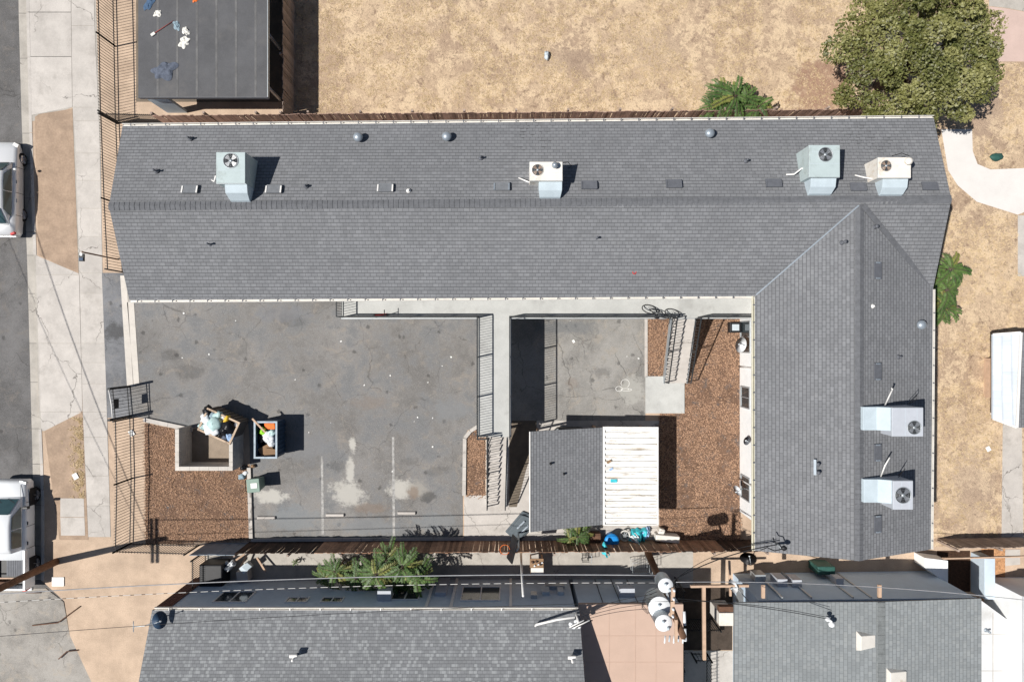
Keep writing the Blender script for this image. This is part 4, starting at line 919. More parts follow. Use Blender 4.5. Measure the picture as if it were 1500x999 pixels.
def pile(items, grp):
    for k, (px, py, z, r, sq, m, nm, lab, cat, am) in enumerate(items):
        p = W(px, py, z); tag(MB().blob((p.x,p.y,z), r, r*sq, r*.75, k+len(LABELS), am, 1.9, rnd.uniform(0,3)).build(nm, m), lab, cat, grp)
pile([(303,613,1.2,.27,1,m_bagwhite,'rubbish_bag','white bag beside the flattened black bag in the tan dumpster','bag',.4),(308,626,1.25,.3,1.2,m_bagwhite,'rubbish_bag','largest white bag sagging over the tan dumpster rim','bag',.4),
 (315,621,1.35,.36,.9,m_bagpale,'rubbish_bag','pale green rubbish bag bulging from the tan dumpster','bag',.35),(316,630,1.3,.26,1,m_bagwhite,'rubbish_bag','white bag under the pale green one in the tan dumpster','bag',.4),
 (326,612,1.2,.2,1,m_bagwhite,'rubbish_bag','white bag next to the yellow bag in the tan dumpster','bag',.4),(333,615,1.25,.24,.6,m_yellow,'yellow_bag','yellow bag against the far rim of the tan dumpster','bag',.4),
 (333,627,1.25,.42,.8,m_bagblack,'rubbish_bag','large black rubbish bag in the tan dumpster','bag',.45),(337,638,1.2,.24,.8,m_bagblue,'rubbish_bag','pale blue crumpled bag at the tan dumpster corner','bag',.5),
 (305,603,1.15,.3,.7,m_bagblack,'rubbish_bag','flattened black bag at the tan dumpster head','bag',.5),(324,636,1.15,.22,1,m_bagblack,'rubbish_bag','small dark bag wedged low in the tan dumpster','bag',.5),(343,631,1.1,.2,1,m_card,'cardboard_box','crushed cardboard in the tan dumpster','box',.4),
 (298,625,1.2,.2,1,m_bagpale,'rubbish_bag','small pale green bag at the tan dumpster corner','bag',.5),(320,609,1.25,.22,1,m_bagpale,'rubbish_bag','pale green bag behind the bulging one in the tan dumpster','bag',.5),(313,612,1.2,.2,1.2,m_clothblue,'rag_bundle','blue grey rag among the bags of the tan dumpster','cloth',.5),(346,622,1.15,.16,1,m_bagwhite,'rubbish_bag','little white bag by the black bag in the tan dumpster','bag',.5),(330,641,1.2,.18,1,m_clothgrey,'rag_bundle','slate rag at the low rim of the tan dumpster','cloth',.5),
 (386,632,1.0,.2,1,m_lime,'lime_bag','bright lime green bag in the navy dumpster','bag',.5),(394,640,1.0,.26,1.1,m_bagwhite,'rubbish_bag','white bag in the middle of the navy dumpster','bag',.45),
 (398,634,1.05,.18,1.3,m_bagpale,'rubbish_bag','small pale striped bag in the navy dumpster','bag',.45),(398,648,1.0,.2,1,m_bagwhite,'rubbish_bag','white bag above the cardboard in the navy dumpster','bag',.45),(383,642,.9,.25,1,m_bagblack,'rubbish_bag','black bag under the lime bag in the navy dumpster','bag',.4)], 'white bags in the dumpsters')
p = W(395,624,1.2); tag(MB().obox((p.x,p.y,1.12),(.5,.3,.12),0,.2).build('orange_tub', m_orange, bevel=.03), 'bright orange plastic tub inside the navy dumpster', 'tub')
p = W(390,660,1.0); tag(MB().obox((p.x,p.y,.95),(.62,.5,.03),.5,.1,.12).obox((p.x+.2,p.y-.1,1.0),(.5,.4,.03),-.2,-.1,.2).build('cardboard_sheet', m_card), 'brown cardboard sheets in the navy dumpster', 'cardboard')
p = W(379,622,1.3); tag(MB().beam(W(370,613,1.35),W(389,633,1.3),.08,.05).build('plank', m_lumber), 'loose timber plank poking from the navy dumpster', 'plank')
# wheeled bin, bags, wheel stops
p = W(371,711,1.0); bt = thing('wheeled_bin', 'pale green wheeled bin at the end of the kerb', 'bin', (p.x,p.y,0), R(5))
bb = MB(); bb.add([(-.22,-.24,.08),(.22,-.24,.08),(.22,.24,.08),(-.22,.24,.08),(-.28,-.3,.95),(.28,-.3,.95),(.28,.3,.95),(-.28,.3,.95)], [(3,2,1,0),(4,5,6,7),(0,1,5,4),(1,2,6,5),(2,3,7,6),(3,0,4,7)]); bb.build('body', m_greenbin, bt, True)
MB().box(-.3,.31,-.32,.32,.952,1.02).build('lid', m_greenbin, bt, True, bevel=.02); MB().tube([(-.33,-.25,.95),(-.36,-.25,1.0),(-.36,.25,1.0),(-.33,.25,.95)], .018, 8).build('handle', m_black, bt, True)
MB().obox((.05,0,1.03),(.3,.24,.02)).build('lid_label', m_pvc, bt, True)
for s in (-1,1): MB().lathe((-.25,s*.22,.1),[(.1,-.03),(.1,.03)],14,Matrix.Rotation(R(90),3,'X')).build('wheel', m_rubber, bt, True)
for k,(px,py,m,r,lab) in enumerate([(358,684,m_bagblack,.16,'small black bag on the mulch by the bin'),(361,692,m_bagwhite,.13,'small white bag on the mulch by the bin'),(356,697,m_clothblue,.17,'blue grey rag bundle on the mulch by the bin'),(372,682,m_card,.12,'crumpled brown paper at the enclosure corner')]):
    tag(MB().blob(Vector((*G(px,py),.1)), r, r*.8, r*.7, k+40, .5).build('litter_bundle', m), lab, 'rubbish')
for k,(px,py) in enumerate([(391,757.5),(491.5,753.5),(596,750.5)]):
    x, y = G(px,py); t_ = tag(MB().add([(x-.45,y-.09,.012),(x+.45,y-.09,.012),(x+.45,y+.09,.012),(x-.45,y+.09,.012),(x-.43,y-.055,.13),(x+.43,y-.055,.13),(x+.43,y+.055,.13),(x-.43,y+.055,.13)], [(3,2,1,0),(4,5,6,7),(0,1,5,4),(1,2,6,5),(2,3,7,6),(3,0,4,7)]).build('wheel_stop', m_conc, bevel=.012), ['concrete wheel stop in the bay beside the wheeled bin','concrete wheel stop between the two painted stripes','concrete wheel stop in the bay beside the concrete pad'][k], 'wheel stop', 'wheel stops of the parking bays')

# ============================================================ VEHICLES
def loft(secs, smooth=True):
    mb = MB(); n = len(secs[0]); v = [p for s_ in secs for p in s_]; f = []
    for i in range(len(secs)-1):
        for k in range(n-1): f.append((i*n+k, i*n+k+1, (i+1)*n+k+1, (i+1)*n+k))
    f += [tuple(range(n))[::-1], tuple((len(secs)-1)*n+k for k in range(n))]
    mb.add(v, f, smooth); return mb
def body_section(y, w, zt, zs, zb=.22):   # closed-ish section from left sill over the top to right sill
    return [(-w*.92,y,zb),(-w,y,zb+.18),(-w*1.0,y,zs-.12),(-w*.95,y,zs),(-w*.8,y,zt-.015),(0,y,zt),(w*.8,y,zt-.015),(w*.95,y,zs),(w,y,zs-.12),(w,y,zb+.18),(w*.92,y,zb)]
def wheel(parent, x, y, r, wd):
    wl = MB().lathe((x,y,r), [(r*.72,-wd/2),(r,-wd/2+.03),(r,wd/2-.03),(r*.72,wd/2)], 24, Matrix.Rotation(R(90),3,'Y')).build('wheel', m_rubber, parent, True)
    s = 1 if x > 0 else -1
    MB().lathe((x+s*.012,y,r), [(r*.66,wd/2*s-.02*s),(r*.62,wd/2*s),(.02,wd/2*s-.01*s)] , 18, Matrix.Rotation(R(90),3,'Y')).build('rim', m_rim, wl, True)
    mb = MB()
    for k in range(5):
        a = k*1.2566; mb.beam((x+s*(wd/2+.02),y,r),(x+s*(wd/2+.02),y+math.cos(a)*r*.6,r+math.sin(a)*r*.6),.05,.02)
    mb.build('spokes', m_rim, wl, True)
def glass_quad(parent, pts, name='window', off=.012):
    c = sum((Vector(p) for p in pts), Vector())/len(pts); n = (Vector(pts[1])-Vector(pts[0])).cross(Vector(pts[2])-Vector(pts[0])).normalized()
    if n.z < 0 or (abs(n.z) < .3 and n.dot(Vector((c.x,0,.2))) < 0): n = -n
    mb = MB(); q = [Vector(p)+n*off for p in pts]; mb.add(q, [tuple(range(len(q)))]); return mb.build(name, m_glass, parent, True)
def sedan():
    t = thing('parked_car', 'silver white sedan parked at the kerb beside the dirt verge', 'car', (-24.55, 7.3, -.12), 0)
    w = .88
    st = [(2.28,.55,.50,.45),(2.2,.72,.62,.56),(1.9,.82,.74,.68),(1.2,.87,.86,.80),(.85,.88,.93,.86),(-1.0,.88,.95,.88),(-1.5,.87,.99,.9),(-2.1,.83,.96,.86),(-2.27,.70,.80,.7)]
    loft([body_section(y, ww, zt, zs, .24) for y, ww, zt, zs in st]).build('body', m_silver, t, True)
    R_ = [(1.2,.74,.91),(.66,.60,1.35),(.2,.62,1.43),(-1.0,.60,1.40),(-1.8,.66,.98)]
    cab = loft([[(-ww*1.14 if 0 else -ww-.13*(1 if i in (1,2,3) else .06),y,.9),(-ww,y,z-.05),(-ww*.86,y,z),(0,y,z+.02),(ww*.86,y,z),(ww,y,z-.05),(ww+.13*(1 if i in (1,2,3) else .06),y,.9)] for i,(y,ww,z) in enumerate(R_)])
    cab.build('cabin', m_silver, t, True)
    glass_quad(t, [(-.66,1.14,.975),(.66,1.14,.975),(.52,.70,1.345),(-.52,.70,1.345)], 'windscreen', .02); glass_quad(t, [(-.52,-1.06,1.38),(.52,-1.06,1.38),(.58,-1.72,1.04),(-.58,-1.72,1.04)], 'rear_window', .02)
    for s in (-1,1):
        glass_quad(t, [(s*.735,.92,.95),(s*.742,-.20,.95),(s*.635,-.20,1.36),(s*.625,.56,1.32)], 'side_window', .025); glass_quad(t, [(s*.742,-.24,.95),(s*.735,-1.4,.97),(s*.62,-1.1,1.32),(s*.635,-.24,1.36)], 'side_window', .025)
        m = MB().blob((s*.95,.85,1.0), .1,.06,.06,1,.05).build('mirror', m_silver, t, True)
        MB().obox((s*.72,2.1,.62),(.26,.16,.06),-s*.5,0).build('headlight', m_pvc, t, True); MB().obox((s*.74,-2.18,.83),(.2,.1,.12),s*.4).build('tail_light', m_red, t, True)
        for y in (.3,-.6): MB().box(s*.885-.01,s*.885+.01,y-.08,y+.08,.78,.81).build('door_handle', m_metal, t, True)
        for y in (1.48,-1.2): wheel(t, s*.765, y, .32, .2)
    MB().box(-.7,.7,-2.31,-2.27,.42,.6).build('bumper', m_silver, t, True)
    for y in (1.0,-.22,-1.3):
        for s in (-1,1): MB().box(s*.882-.006,s*.882+.006,y-.008,y+.008,.35,.86).build('door_seam', m_black, t, True)
    for s in (-.3,.25): MB().beam((s,1.15,.99),(s+.35,.98,1.12),.02,.015).build('wiper', m_black, t, True)
    MB().box(-.62,.62,1.17,1.2,.925,.94).build('cowl', m_black, t, True); return t
sedan()
def pickup():
    t = thing('pickup_truck', 'white pickup truck with ribbed bed parked by the utility pole', 'truck', (-24.0, -9.4, -.12), 0)
    st = [(2.75,.78,.95,.85),(2.62,.92,1.08,.98),(1.5,.97,1.16,1.06),(1.1,.98,1.18,1.08),(-.95,.98,1.18,1.08)]
    loft([body_section(y, ww, zt, zs, .38) for y, ww, zt, zs in st]).build('body', m_carwhite, t, True)
    R_ = [(2.02,.86,1.16),(1.28,.72,1.76),(.8,.73,1.86),(-.25,.72,1.84),(-.48,.74,1.74)]
    loft([[(-ww-.1,y,1.1),(-ww,y,z-.06),(-ww*.88,y,z),(0,y,z+.02),(ww*.88,y,z),(ww,y,z-.06),(ww+.1,y,1.1)] for y,ww,z in R_]).build('cabin', m_carwhite, t, True)
    glass_quad(t, [(-.76,1.95,1.23),(.76,1.95,1.23),(.64,1.33,1.74),(-.64,1.33,1.74)], 'windscreen', .02)
    for s in (-1,1):
        glass_quad(t, [(s*.815,1.6,1.2),(s*.815,.62,1.2),(s*.735,.62,1.74),(s*.73,1.2,1.7)], 'side_window', .03); glass_quad(t, [(s*.815,.56,1.2),(s*.815,-.3,1.2),(s*.735,-.26,1.72),(s*.735,.56,1.74)], 'side_window', .03)
        m = MB().obox((s*1.1,1.55,1.24),(.24,.12,.18)).build('mirror', m_black, t, True, bevel=.02)
        for y in (.75,-.2): MB().box(s*.99-.012,s*.99+.012,y-.08,y+.08,.96,1.0).build('door_handle', m_black, t, True)
        MB().obox((s*.76,2.68,.92),(.3,.1,.16),-s*.25).build('headlight', m_metal, t, True)
        MB().box(s*.86-.08,s*.86+.08,-2.46,-2.40,.7,1.05).build('tail_light', m_red, t, True)
        for y in (1.95,-1.35): wheel(t, s*.85, y, .38, .26)
        for y in (1.95,-1.35): MB().box(s*.985-.01,s*.985+.01,y-.42,y+.42,.36,.86).build('wheel_arch', m_black, t, True)
    bed = MB(); bed.box(-.97,-.86,-2.4,-.5,.45,1.14); bed.box(.86,.97,-2.4,-.5,.45,1.14); bed.box(-.86,.86,-2.4,-2.32,.45,1.12)
    b_ = bed.build('bed', m_carwhite, t, True, bevel=.02); MB().box(-.86,.86,-2.32,-.5,.45,.62).build('bed_liner', m_black, b_, True)
    for i in range(9): x = .05+i*.085; MB().box(x-.034,x+.034,-1.75,-.52,1.0,1.02).build('bed_slat', m_vent, b_, True)
    MB().box(-.86,.84,-1.86,-1.80,1.05,1.09).build('crossbar', m_lumber, b_, True); MB().box(-.6,.1,-2.28,-2.05,.63,.95).build('toolbox', m_rust, b_, True)
    MB().box(-.9,.9,-2.58,-2.41,.45,.62).build('bumper', m_metal, t, True)
    for y in (1.75,.6,-.45):
        for s in (-1,1): MB().box(s*.984-.006,s*.984+.006,y-.008,y+.008,.5,1.06).build('door_seam', m_black, t, True)
    for s in (-.35,.25): MB().beam((s,1.98,1.24),(s+.4,1.8,1.38),.02,.015).build('wiper', m_black, t, True)
    for s in (-1,1): MB().beam((s*.72,2.6,1.095),(s*.78,2.0,1.165),.012,.01).build('bonnet_seam', m_black, t, True)
    return t
pickup()
def hidden_car():
    t = thing('parked_car', 'dark car nosing out from under the shed carport', 'car', (W(833,645,0).x, W(833,690,0).y, .02), 0)
    st = [(2.2,.6,.6,.5),(2.05,.78,.74,.66),(1.2,.86,.94,.86),(.8,.88,1.0,.9),(-1.9,.87,1.0,.9),(-2.15,.75,.9,.8)]
    loft([body_section(y, ww, zt, zs, .24) for y, ww, zt, zs in st]).build('body', m_cardark, t, True)
    R_ = [(1.0,.76,.98),(.35,.64,1.5),(-1.5,.64,1.5),(-1.95,.7,1.0)]
    loft([[(-ww-.1,y,.95),(-ww,y,z-.05),(0,y,z+.02),(ww,y,z-.05),(ww+.1,y,.95)] for y,ww,z in R_]).build('cabin', m_cardark, t, True)
    glass_quad(t, [(-.68,.95,1.03),(.68,.95,1.03),(.56,.4,1.5),(-.56,.4,1.5)], 'windscreen', .02)
    for s in (-1,1):
        MB().obox((s*.66,2.05,.64),(.3,.12,.08),-s*.4).build('headlight', m_metal, t, True)
        for y in (1.35,-1.35): wheel(t, s*.8, y, .32, .2)
    return t
hidden_car()

# ============================================================ POLES AND WIRES
p1 = Vector((*G(83,822),0)); up = thing('utility_pole', 'brown wooden utility pole rising over the pickup truck', 'utility pole', p1)
MB().tube([p1, p1+Vector((0,.02,4)), p1+Vector((0,0,8.3))], [.17,.15,.12], 12).build('pole', m_pole, up)
for dy in (-.12,.12): MB().box(p1.x+dy-.05,p1.x+dy+.05,p1.y-1.1,p1.y+1.1,7.35,7.47).build('crossarm', m_pole, up)
for y in (-1.0,-.5,.5,1.0): MB().lathe((p1.x,p1.y+y,7.47),[(.03,0),(.05,.05),(.03,.14),(.001,.15)],8).build('insulator', m_porcelain, up)
p2 = Vector((*G(949,809),0)); tp = Vector((6.30,-10.85,8.2)); up2 = thing('utility_pole', 'utility pole carrying three white transformer cans', 'utility pole', p2)
MB().tube([p2, p2.lerp(tp,.5), tp], [.17,.15,.12], 12).build('pole', m_pole, up2)
for px, py, r, hh, zt in [(975,857,10.5,.8,6.6),(966,889,15.5,1.05,6.4),(972,912,12,.8,7.0)]:
    c = W(px,py,zt); r = r/S*(1-zt/H)
    cn = MB().lathe((c.x,c.y,zt-hh), [(r*.9,0),(r,.03),(r,hh-.06),(r*1.05,hh-.06),(r*1.05,hh-.02),(r*.8,hh),(.001,hh+.03)], 20).build('transformer_can', m_trgrey, up2)
    MB().lathe((c.x,c.y,zt), [(r*1.07,-.02),(r*1.0,.012),(.001,.05)], 20).build('lid', m_porcelain, cn)
    for k in range(2): MB().lathe((c.x+r*.5*(1 if k else -.2),c.y+r*.5*(-1 if k else .6),zt), [(.04,0),(.06,.04),(.04,.08),(.06,.12),(.03,.2)], 8).build('bushing', m_trgrey, cn)
    MB().beam((c.x,c.y,zt-hh*.5),(p2.lerp(tp,zt/8.2)+Vector((0,0,-hh*.5))),.08,.06).build('bracket', m_metal, cn)
ax = W(986,860,7.2); bx_ = W(984,902,7.2)
MB().beam(ax, bx_, .13, .12).build('crossarm', m_lumber, up2); MB().beam(tp+Vector((-.2,-.35,-.3)), tp+Vector((-.2,.5,-.3)), .1, .1).build('crossarm', m_lumber, up2)
for q in (.05,.35,.7,.95): c = ax.lerp(bx_,q); MB().lathe((c.x,c.y,c.z+.06),[(.03,0),(.055,.05),(.03,.1),(.05,.15),(.001,.18)],8).build('insulator', m_porcelain, up2)
for px, py, l in [(1002,895,.5),(1003,920,.45)]: c = W(px,py,7.4); MB().tube([c, c+Vector((0,-l,.05))], .06, 8).build('fuse_cutout', m_porcelain, up2)
c = W(986,930,7.6); 
for k in range(5): MB().tube([c+Vector((-.35+.17*k,-.25+.05*(k%2),.1)), c+Vector((-.3+.17*k,0,0))], .03, 6).build('insulator', m_trgrey if k%2 else m_porcelain, up2)
for k in range(3): MB().tube([W(962,860+k*6,6.6), W(946,868+k*4,6.3), W(940,884+k*3,6.0), W(948,894+k*2,5.9), W(962,890,6.2)], .012, 5).build('jumper_wire', m_wire, up2)
MB().tube([W(950,895,6), W(957,908,6.2), W(965,918,6.6)], .012, 5).build('jumper_wire', m_wire, up2)
def wire(label, a, b, sag, r=.012, mat=m_wire, n=24):
    a, b = Vector(a), Vector(b); pts = []
    for i in range(n+1):
        q = i/n; p = a.lerp(b,q); p.z -= sag*4*q*(1-q); pts.append(p)
    return tag(MB().tube(pts, r, 6).build('overhead_wire', mat), label, 'wire')
wire('plain grey overhead wire spanning the south passage between the two poles', (p1.x,p1.y+1.0,7.5), W(962,842,6.9), .9, .02, m_wiregrey)
wire('overhead cable with white spiral wrap below the plain grey wire', (p1.x,p1.y+.4,6.6), W(960,853,6.6), .7, .012, m_cable)
wire('upper black wire crossing the dirt corner and speckled roof eave', (p1.x,p1.y-.6,7.6), W(986,880,7.3), .6, .01)
wire('black wire running from the street pole north across the road', (p1.x,p1.y-.2,7.4), (-29.5, 8.0, 7.9), .5, .022)
wire('thin black wire beside the one crossing the road', (p1.x,p1.y-.5,7.2), (-31.5, 8.0, 7.9), .5, .012)
wire('service drop from transformer pole to the apartment roof corner', W(985,850,6.9), W(1138,797,5.9), .5, .022)
wire('slack second drop to the apartment roof corner', W(985,852,6.7), W(1134,794,5.8), .9, .012)
for k in range(4): wire(['topmost','second','third','lowest'][k]+' of four service wires fanning to the speckled house mast', W(955,870+k*7,6.3), W(848+k*3,898+k*3,4.7), .25, .011)
wire('service wire sagging to the sage house mast', W(990,876,7.0), W(1213,906,4.6), .3, .014)
wire('long pale wire leaving eastward over the sage house wall', W(990,852,7.0), W(1560,885,6.0), .8, .016, m_wiregrey)
wire('lower thin wire reaching the sage house roof', W(990,880,6.8), W(1210,903,4.7), .5, .012)
# apartment weatherhead
c = W(1138,797,5.6); wh = thing('service_weatherhead', 'black service weatherhead with curled cables on the roof corner', 'electrical fitting', (c.x,c.y,5.3))
MB().tube([c+Vector((0,0,-.3)),c+Vector((0,0,.5))], .04, 8).build('mast', m_metal, wh); MB().blob(c+Vector((.06,.02,.55)), .12,.1,.09,3,.2).build('head', m_black, wh)
MB().tube([c+Vector((0,0,.5)),c+Vector((-.15,.2,.6)),c+Vector((-.3,.25,.5)),c+Vector((-.32,.4,.4))], .025, 6).build('cable', m_black, wh); MB().tube([c+Vector((0,-.05,.45)),c+Vector((-.3,-.1,.5)),c+Vector((-.55,.0,.4)),c+Vector((-.8,-.1,.4))], .02, 6).build('cable', m_black, wh)
# street lamp by the sidewalk
b0 = Vector((*G(172,380),0)); lp = thing('security_light', 'black box light on a slim brown post above the sidewalk', 'light', b0)
MB().tube([b0, b0+Vector((0,.0,2.7))], .035, 8).build('post', m_rust, lp)
MB().obox(b0+Vector((-.0,-.25,2.72)),(.22,.34,.1)).build('lamp_head', m_black, lp, bevel=.01); MB().obox(b0+Vector((0,-.33,2.79)),(.18,.13,.02)).build('solar_panel', m_navy, lp)
MB().obox(b0+Vector((0,-.12,2.78)),(.1,.1,.03)).build('bracket', m_metal, lp)
wp = Vector((*G(763,808),0)); o = tag(MB().tube([wp, wp+Vector((0,0,3)), wp+Vector((.02,-.05,5.6))], [.06,.05,.05], 10).build('steel_pole', m_pvc), 'slim pale steel pole standing between fence and speckled house', 'pole')

# ============================================================ SMALL THINGS
def dish(label, ctr, r, az, mat=m_acgrey, base=None, tilt=66):
    ctr = Vector(ctr); t = thing('satellite_dish', label, 'satellite dish', ctr)
    m = Matrix.Rotation(az,3,'Z') @ Matrix.Rotation(R(tilt),3,'Y')
    MB().lathe(ctr, [(r,.10*r/.3),(r*.8,.06*r/.3),(r*.5,.022*r/.3),(.001,0),(.001,-.012),(r*.5,.01*r/.3),(r*.82,.05*r/.3)], 20, m).build('reflector', mat, t)
    tip = ctr + m @ Vector((-r*.5,0,r*1.1)); MB().tube([ctr + m @ Vector((-r*.9,0,.05)), tip], .014, 6).build('arm', m_metal, t); MB().blob(tip, .05,.04,.04,2,.1).build('feed_horn', m_metal, t)
    if base: MB().tube([ctr, ctr.lerp(Vector(base),.6)+Vector((0,0,-.05)), Vector(base)], .022, 6).build('mast', m_metal, t)
dish('grey satellite dish in front of the courtyard window near the walkway', (10.72,-.2,1.6), .36, R(170), m_porcelain, (11.08,-.2,1.2))
dish('grey satellite dish by the southern courtyard window', (10.6,-6.95,1.35), .24, R(200), m_porcelain, (11.08,-6.95,1.1))
dish('dark satellite dish high on the courtyard wall', (10.95,-4.65,1.6), .2, R(160), m_vent, (11.08,-4.65,1.2))
c = W(232,908,4.4); dish('dark satellite dish on the speckled roof corner', c, .36, R(20), m_navy, (c.x-.5,c.y-.1,4.0)); 
MB().tube([W(228,910,4.2), W(212,916,4.2), W(197,917,4.2), W(195,919,4.1)], .02, 6).build('antenna_boom', m_metal, ho); MB().tube([W(196,909,4.2), W(196,925,4.2)], .02, 6).build('antenna_element', m_metal, ho)
dish('round dark dish on the passage wall by the apartment corner', (11.1,-10.3,1.2), .38, R(100), m_black, (11.1,-10.9,.9))
dish('white satellite dish on the corner of the sage house', W(1076,857,2.6), .3, R(190), m_porcelain, (10.74,-11.8,2.2))
x, y = G(1073,480); t = thing('floor_unit', 'black louvred box unit on the mulch by the wall', 'air conditioner', (x,y,0)); MB().box(x-.27,x+.27,y-.25,y+.25,.0,.42).build('casing', m_black, t, bevel=.02); MB().box(x-.17,x+.17,y-.15,y+.15,.425,.44).build('grille', m_trgrey, t)
# basketball hoop
hp = Vector((*G(759,776),0)); t = thing('basketball_hoop', 'portable basketball hoop with grey base behind the pad and dark board over the fence', 'basketball hoop', hp)
mb = MB(); q = [(-.7,-.42),(.6,-.46),(.78,0),(.6,.46),(-.7,.42)]; a_ = R(48)
P = [(hp.x+.15+math.cos(a_)*u-math.sin(a_)*v, hp.y+.2+math.sin(a_)*u+math.cos(a_)*v) for u,v in q]; Q = [(hp.x+.15+(math.cos(a_)*u-math.sin(a_)*v)*.8, hp.y+.2+(math.sin(a_)*u+math.cos(a_)*v)*.8) for u,v in q]
mb.prism(P, .02, .14); mb.prism(Q, .14, .26); mb.build('base', M('hoop_base', (.10,.12,.135), .5, .2, 5), t, bevel=.03)
for s in (-.14,.14): MB().beam((hp.x+.05-s*.7,hp.y+.05+s*.7,.3),(hp.x+.42-s*.7,hp.y+.42+s*.7,.31),.09,.06).build('base_rib', m_ventlight, t, bevel=.02)
MB().tube([hp+Vector((0,-.05,.1)), hp+Vector((0,-.08,2.6)), hp+Vector((-.12,-.12,2.95))], .045, 8).build('pole', m_metal, t)
bc = Vector((hp.x-.28,hp.y-.02,2.95)); MB().obox(bc,(.06,1.1,.75),R(-14),0,R(18)).build('backboard', m_black, t, bevel=.01)
rc = bc+Vector((-.34,-.1,-.22)); MB().tube([rc+Vector((math.cos(k*.3927)*.22,math.sin(k*.3927)*.22,0)) for k in range(16)], .012, 6, True).build('rim', m_orange, t)
# bicycle leaning on the walkway rail
def bicycle(label, loc, rz, lean):
    t = thing('bicycle', label, 'bicycle', loc, rz); M3 = Matrix.Rotation(lean,3,'X'); L = lambda p: M3 @ Vector(p)
    for x in (-.52,.52):
        w_ = MB().tube([L((x+.33*math.cos(k*.2618),0,.34+.33*math.sin(k*.2618))) for k in range(24)], .022, 6, True).build('wheel', m_rubber, t, True)
        sp = MB()
        for k in range(8): a = k*.785; sp.beam(L((x,0,.34)), L((x+.31*math.cos(a),0,.34+.31*math.sin(a))), .006,.006)
        sp.build('spokes', m_metal, w_, True)
    fr = MB(); pts = {'r':(-.52,0,.34),'b':(-.08,0,.3),'s':(-.2,0,.8),'h':(.36,0,.82),'f':(.52,0,.34)}
    for a, b in (('r','b'),('b','s'),('r','s'),('s','h'),('b','h'),('h','f')): fr.tube([L(pts[a]),L(pts[b])], .02, 6)
    fr.build('frame', m_black, t, True)
    MB().tube([L((.32,-.28,.98)),L((.38,-.1,.95)),L((.36,0,.9)),L((.38,.1,.95)),L((.32,.28,.98))], .016, 6).build('handlebar', m_black, t, True)
    MB().blob(L((-.22,0,.88)), .13,.07,.04,1,.1).build('saddle', m_black, t, True); MB().tube([L((-.2,0,.78)),L((-.22,0,.87))], .014, 6).build('seat_post', m_metal, t, True)
    return t
q = W(967,449,2.5); bicycle('black bicycle leaning on the upper walkway rail', (q.x,q.y-.02,ZW+.01), R(-10), R(38))
q = W(558,462,2.5); sct = thing('kick_scooter', 'small red and black scooter propped at the walkway rail', 'scooter', (q.x,q.y,ZW))
MB().obox((q.x,q.y,ZW+.1),(.5,.12,.03),.1).build('deck', m_red, sct); MB().tube([(q.x+.25,q.y,ZW+.1),(q.x+.3,q.y+.05,ZW+.75)], .02, 6).build('stem', m_black, sct); MB().tube([(q.x+.3,q.y-.12,ZW+.75),(q.x+.3,q.y+.22,ZW+.75)], .02, 6).build('handlebar', m_black, sct)
for dx in (-.27,.29): MB().lathe((q.x+dx,q.y,ZW+.07),[(.07,-.015),(.07,.015)],12,Matrix.Rotation(R(90),3,'X')).build('wheel', m_rubber, sct)
# clothes and things on the carport roof
def crumple(name, label, cat, c, rx, ry, h, rot, mat, seed, fr=3.4):
    mb = MB(); n = 15; v = []; f = []; c = Vector(c)
    for i in range(n):
        for j in range(n):
            u, w_ = i/(n-1)*2-1, j/(n-1)*2-1; m_ = max(abs(u),abs(w_)); l = math.hypot(u,w_) or 1; u, w_ = u*m_/l*1.0, w_*m_/l
            k = 1+.75*mnoise.noise(Vector((u*1.5,w_*1.5,seed*7.1))); z = h*(.45+.9*mnoise.noise(Vector((u*fr,w_*fr,seed*3.3)))+.4*mnoise.noise(Vector((u*fr*2.4,w_*fr*2.4,seed))))*(1-m_**4)+.008
            p = Vector((u*rx*k, w_*ry*k, max(.006,z))); p.rotate(Matrix.Rotation(rot,3,'Z')); v.append(c+p)
    for i in range(n-1):
        for j in range(n-1): f.append((i*n+j,(i+1)*n+j,(i+1)*n+j+1,i*n+j+1))
    mb.add(v, f, True); return tag(mb.build(name, mat), label, cat)
z_ = za+.008; Wz = lambda px, py: Vector((*W(px,py,za).xy, z_))
crumple('jeans','blue jeans flung near the edge of the carport roof','clothing',Wz(220,5),.16,.4,.1,R(-35),m_denim,1)
crumple('white_cloth','small white cloth curled near the jeans on the carport roof','clothing',Wz(232,21),.17,.13,.09,.3,m_cloth,2)
crumple('blue_cloth','pale blue rag beside the broom head on the carport roof','clothing',Wz(259,38),.15,.19,.1,.4,m_clothblue,3)
crumple('white_cloth','upper white shirt of the pair on the carport roof','clothing',Wz(273,47),.17,.2,.12,.3,m_cloth,4)
crumple('white_cloth','lower wider white shirt of the pair on the carport roof','clothing',Wz(270,63),.27,.22,.1,.5,m_cloth,5)
crumple('jacket','dark slate jacket spread on the carport roof','clothing',Wz(243,103),.5,.36,.13,.35,m_clothgrey,6)
crumple('orange_cloth','small orange cloth at the top of the carport roof','clothing',Wz(286,1),.12,.1,.07,0,m_orange,8)
a, b = Wz(226,51), Wz(255,32); br = thing('broom', 'red handled broom lying on the carport roof', 'broom', a)
MB().tube([a+Vector((0,0,.03)),b+Vector((0,0,.03))], .014, 6).build('handle', m_rustred, br); MB().obox(a+Vector((-.02,-.02,.03)),(.2,.12,.05),R(35)).build('head', m_cloth, br)
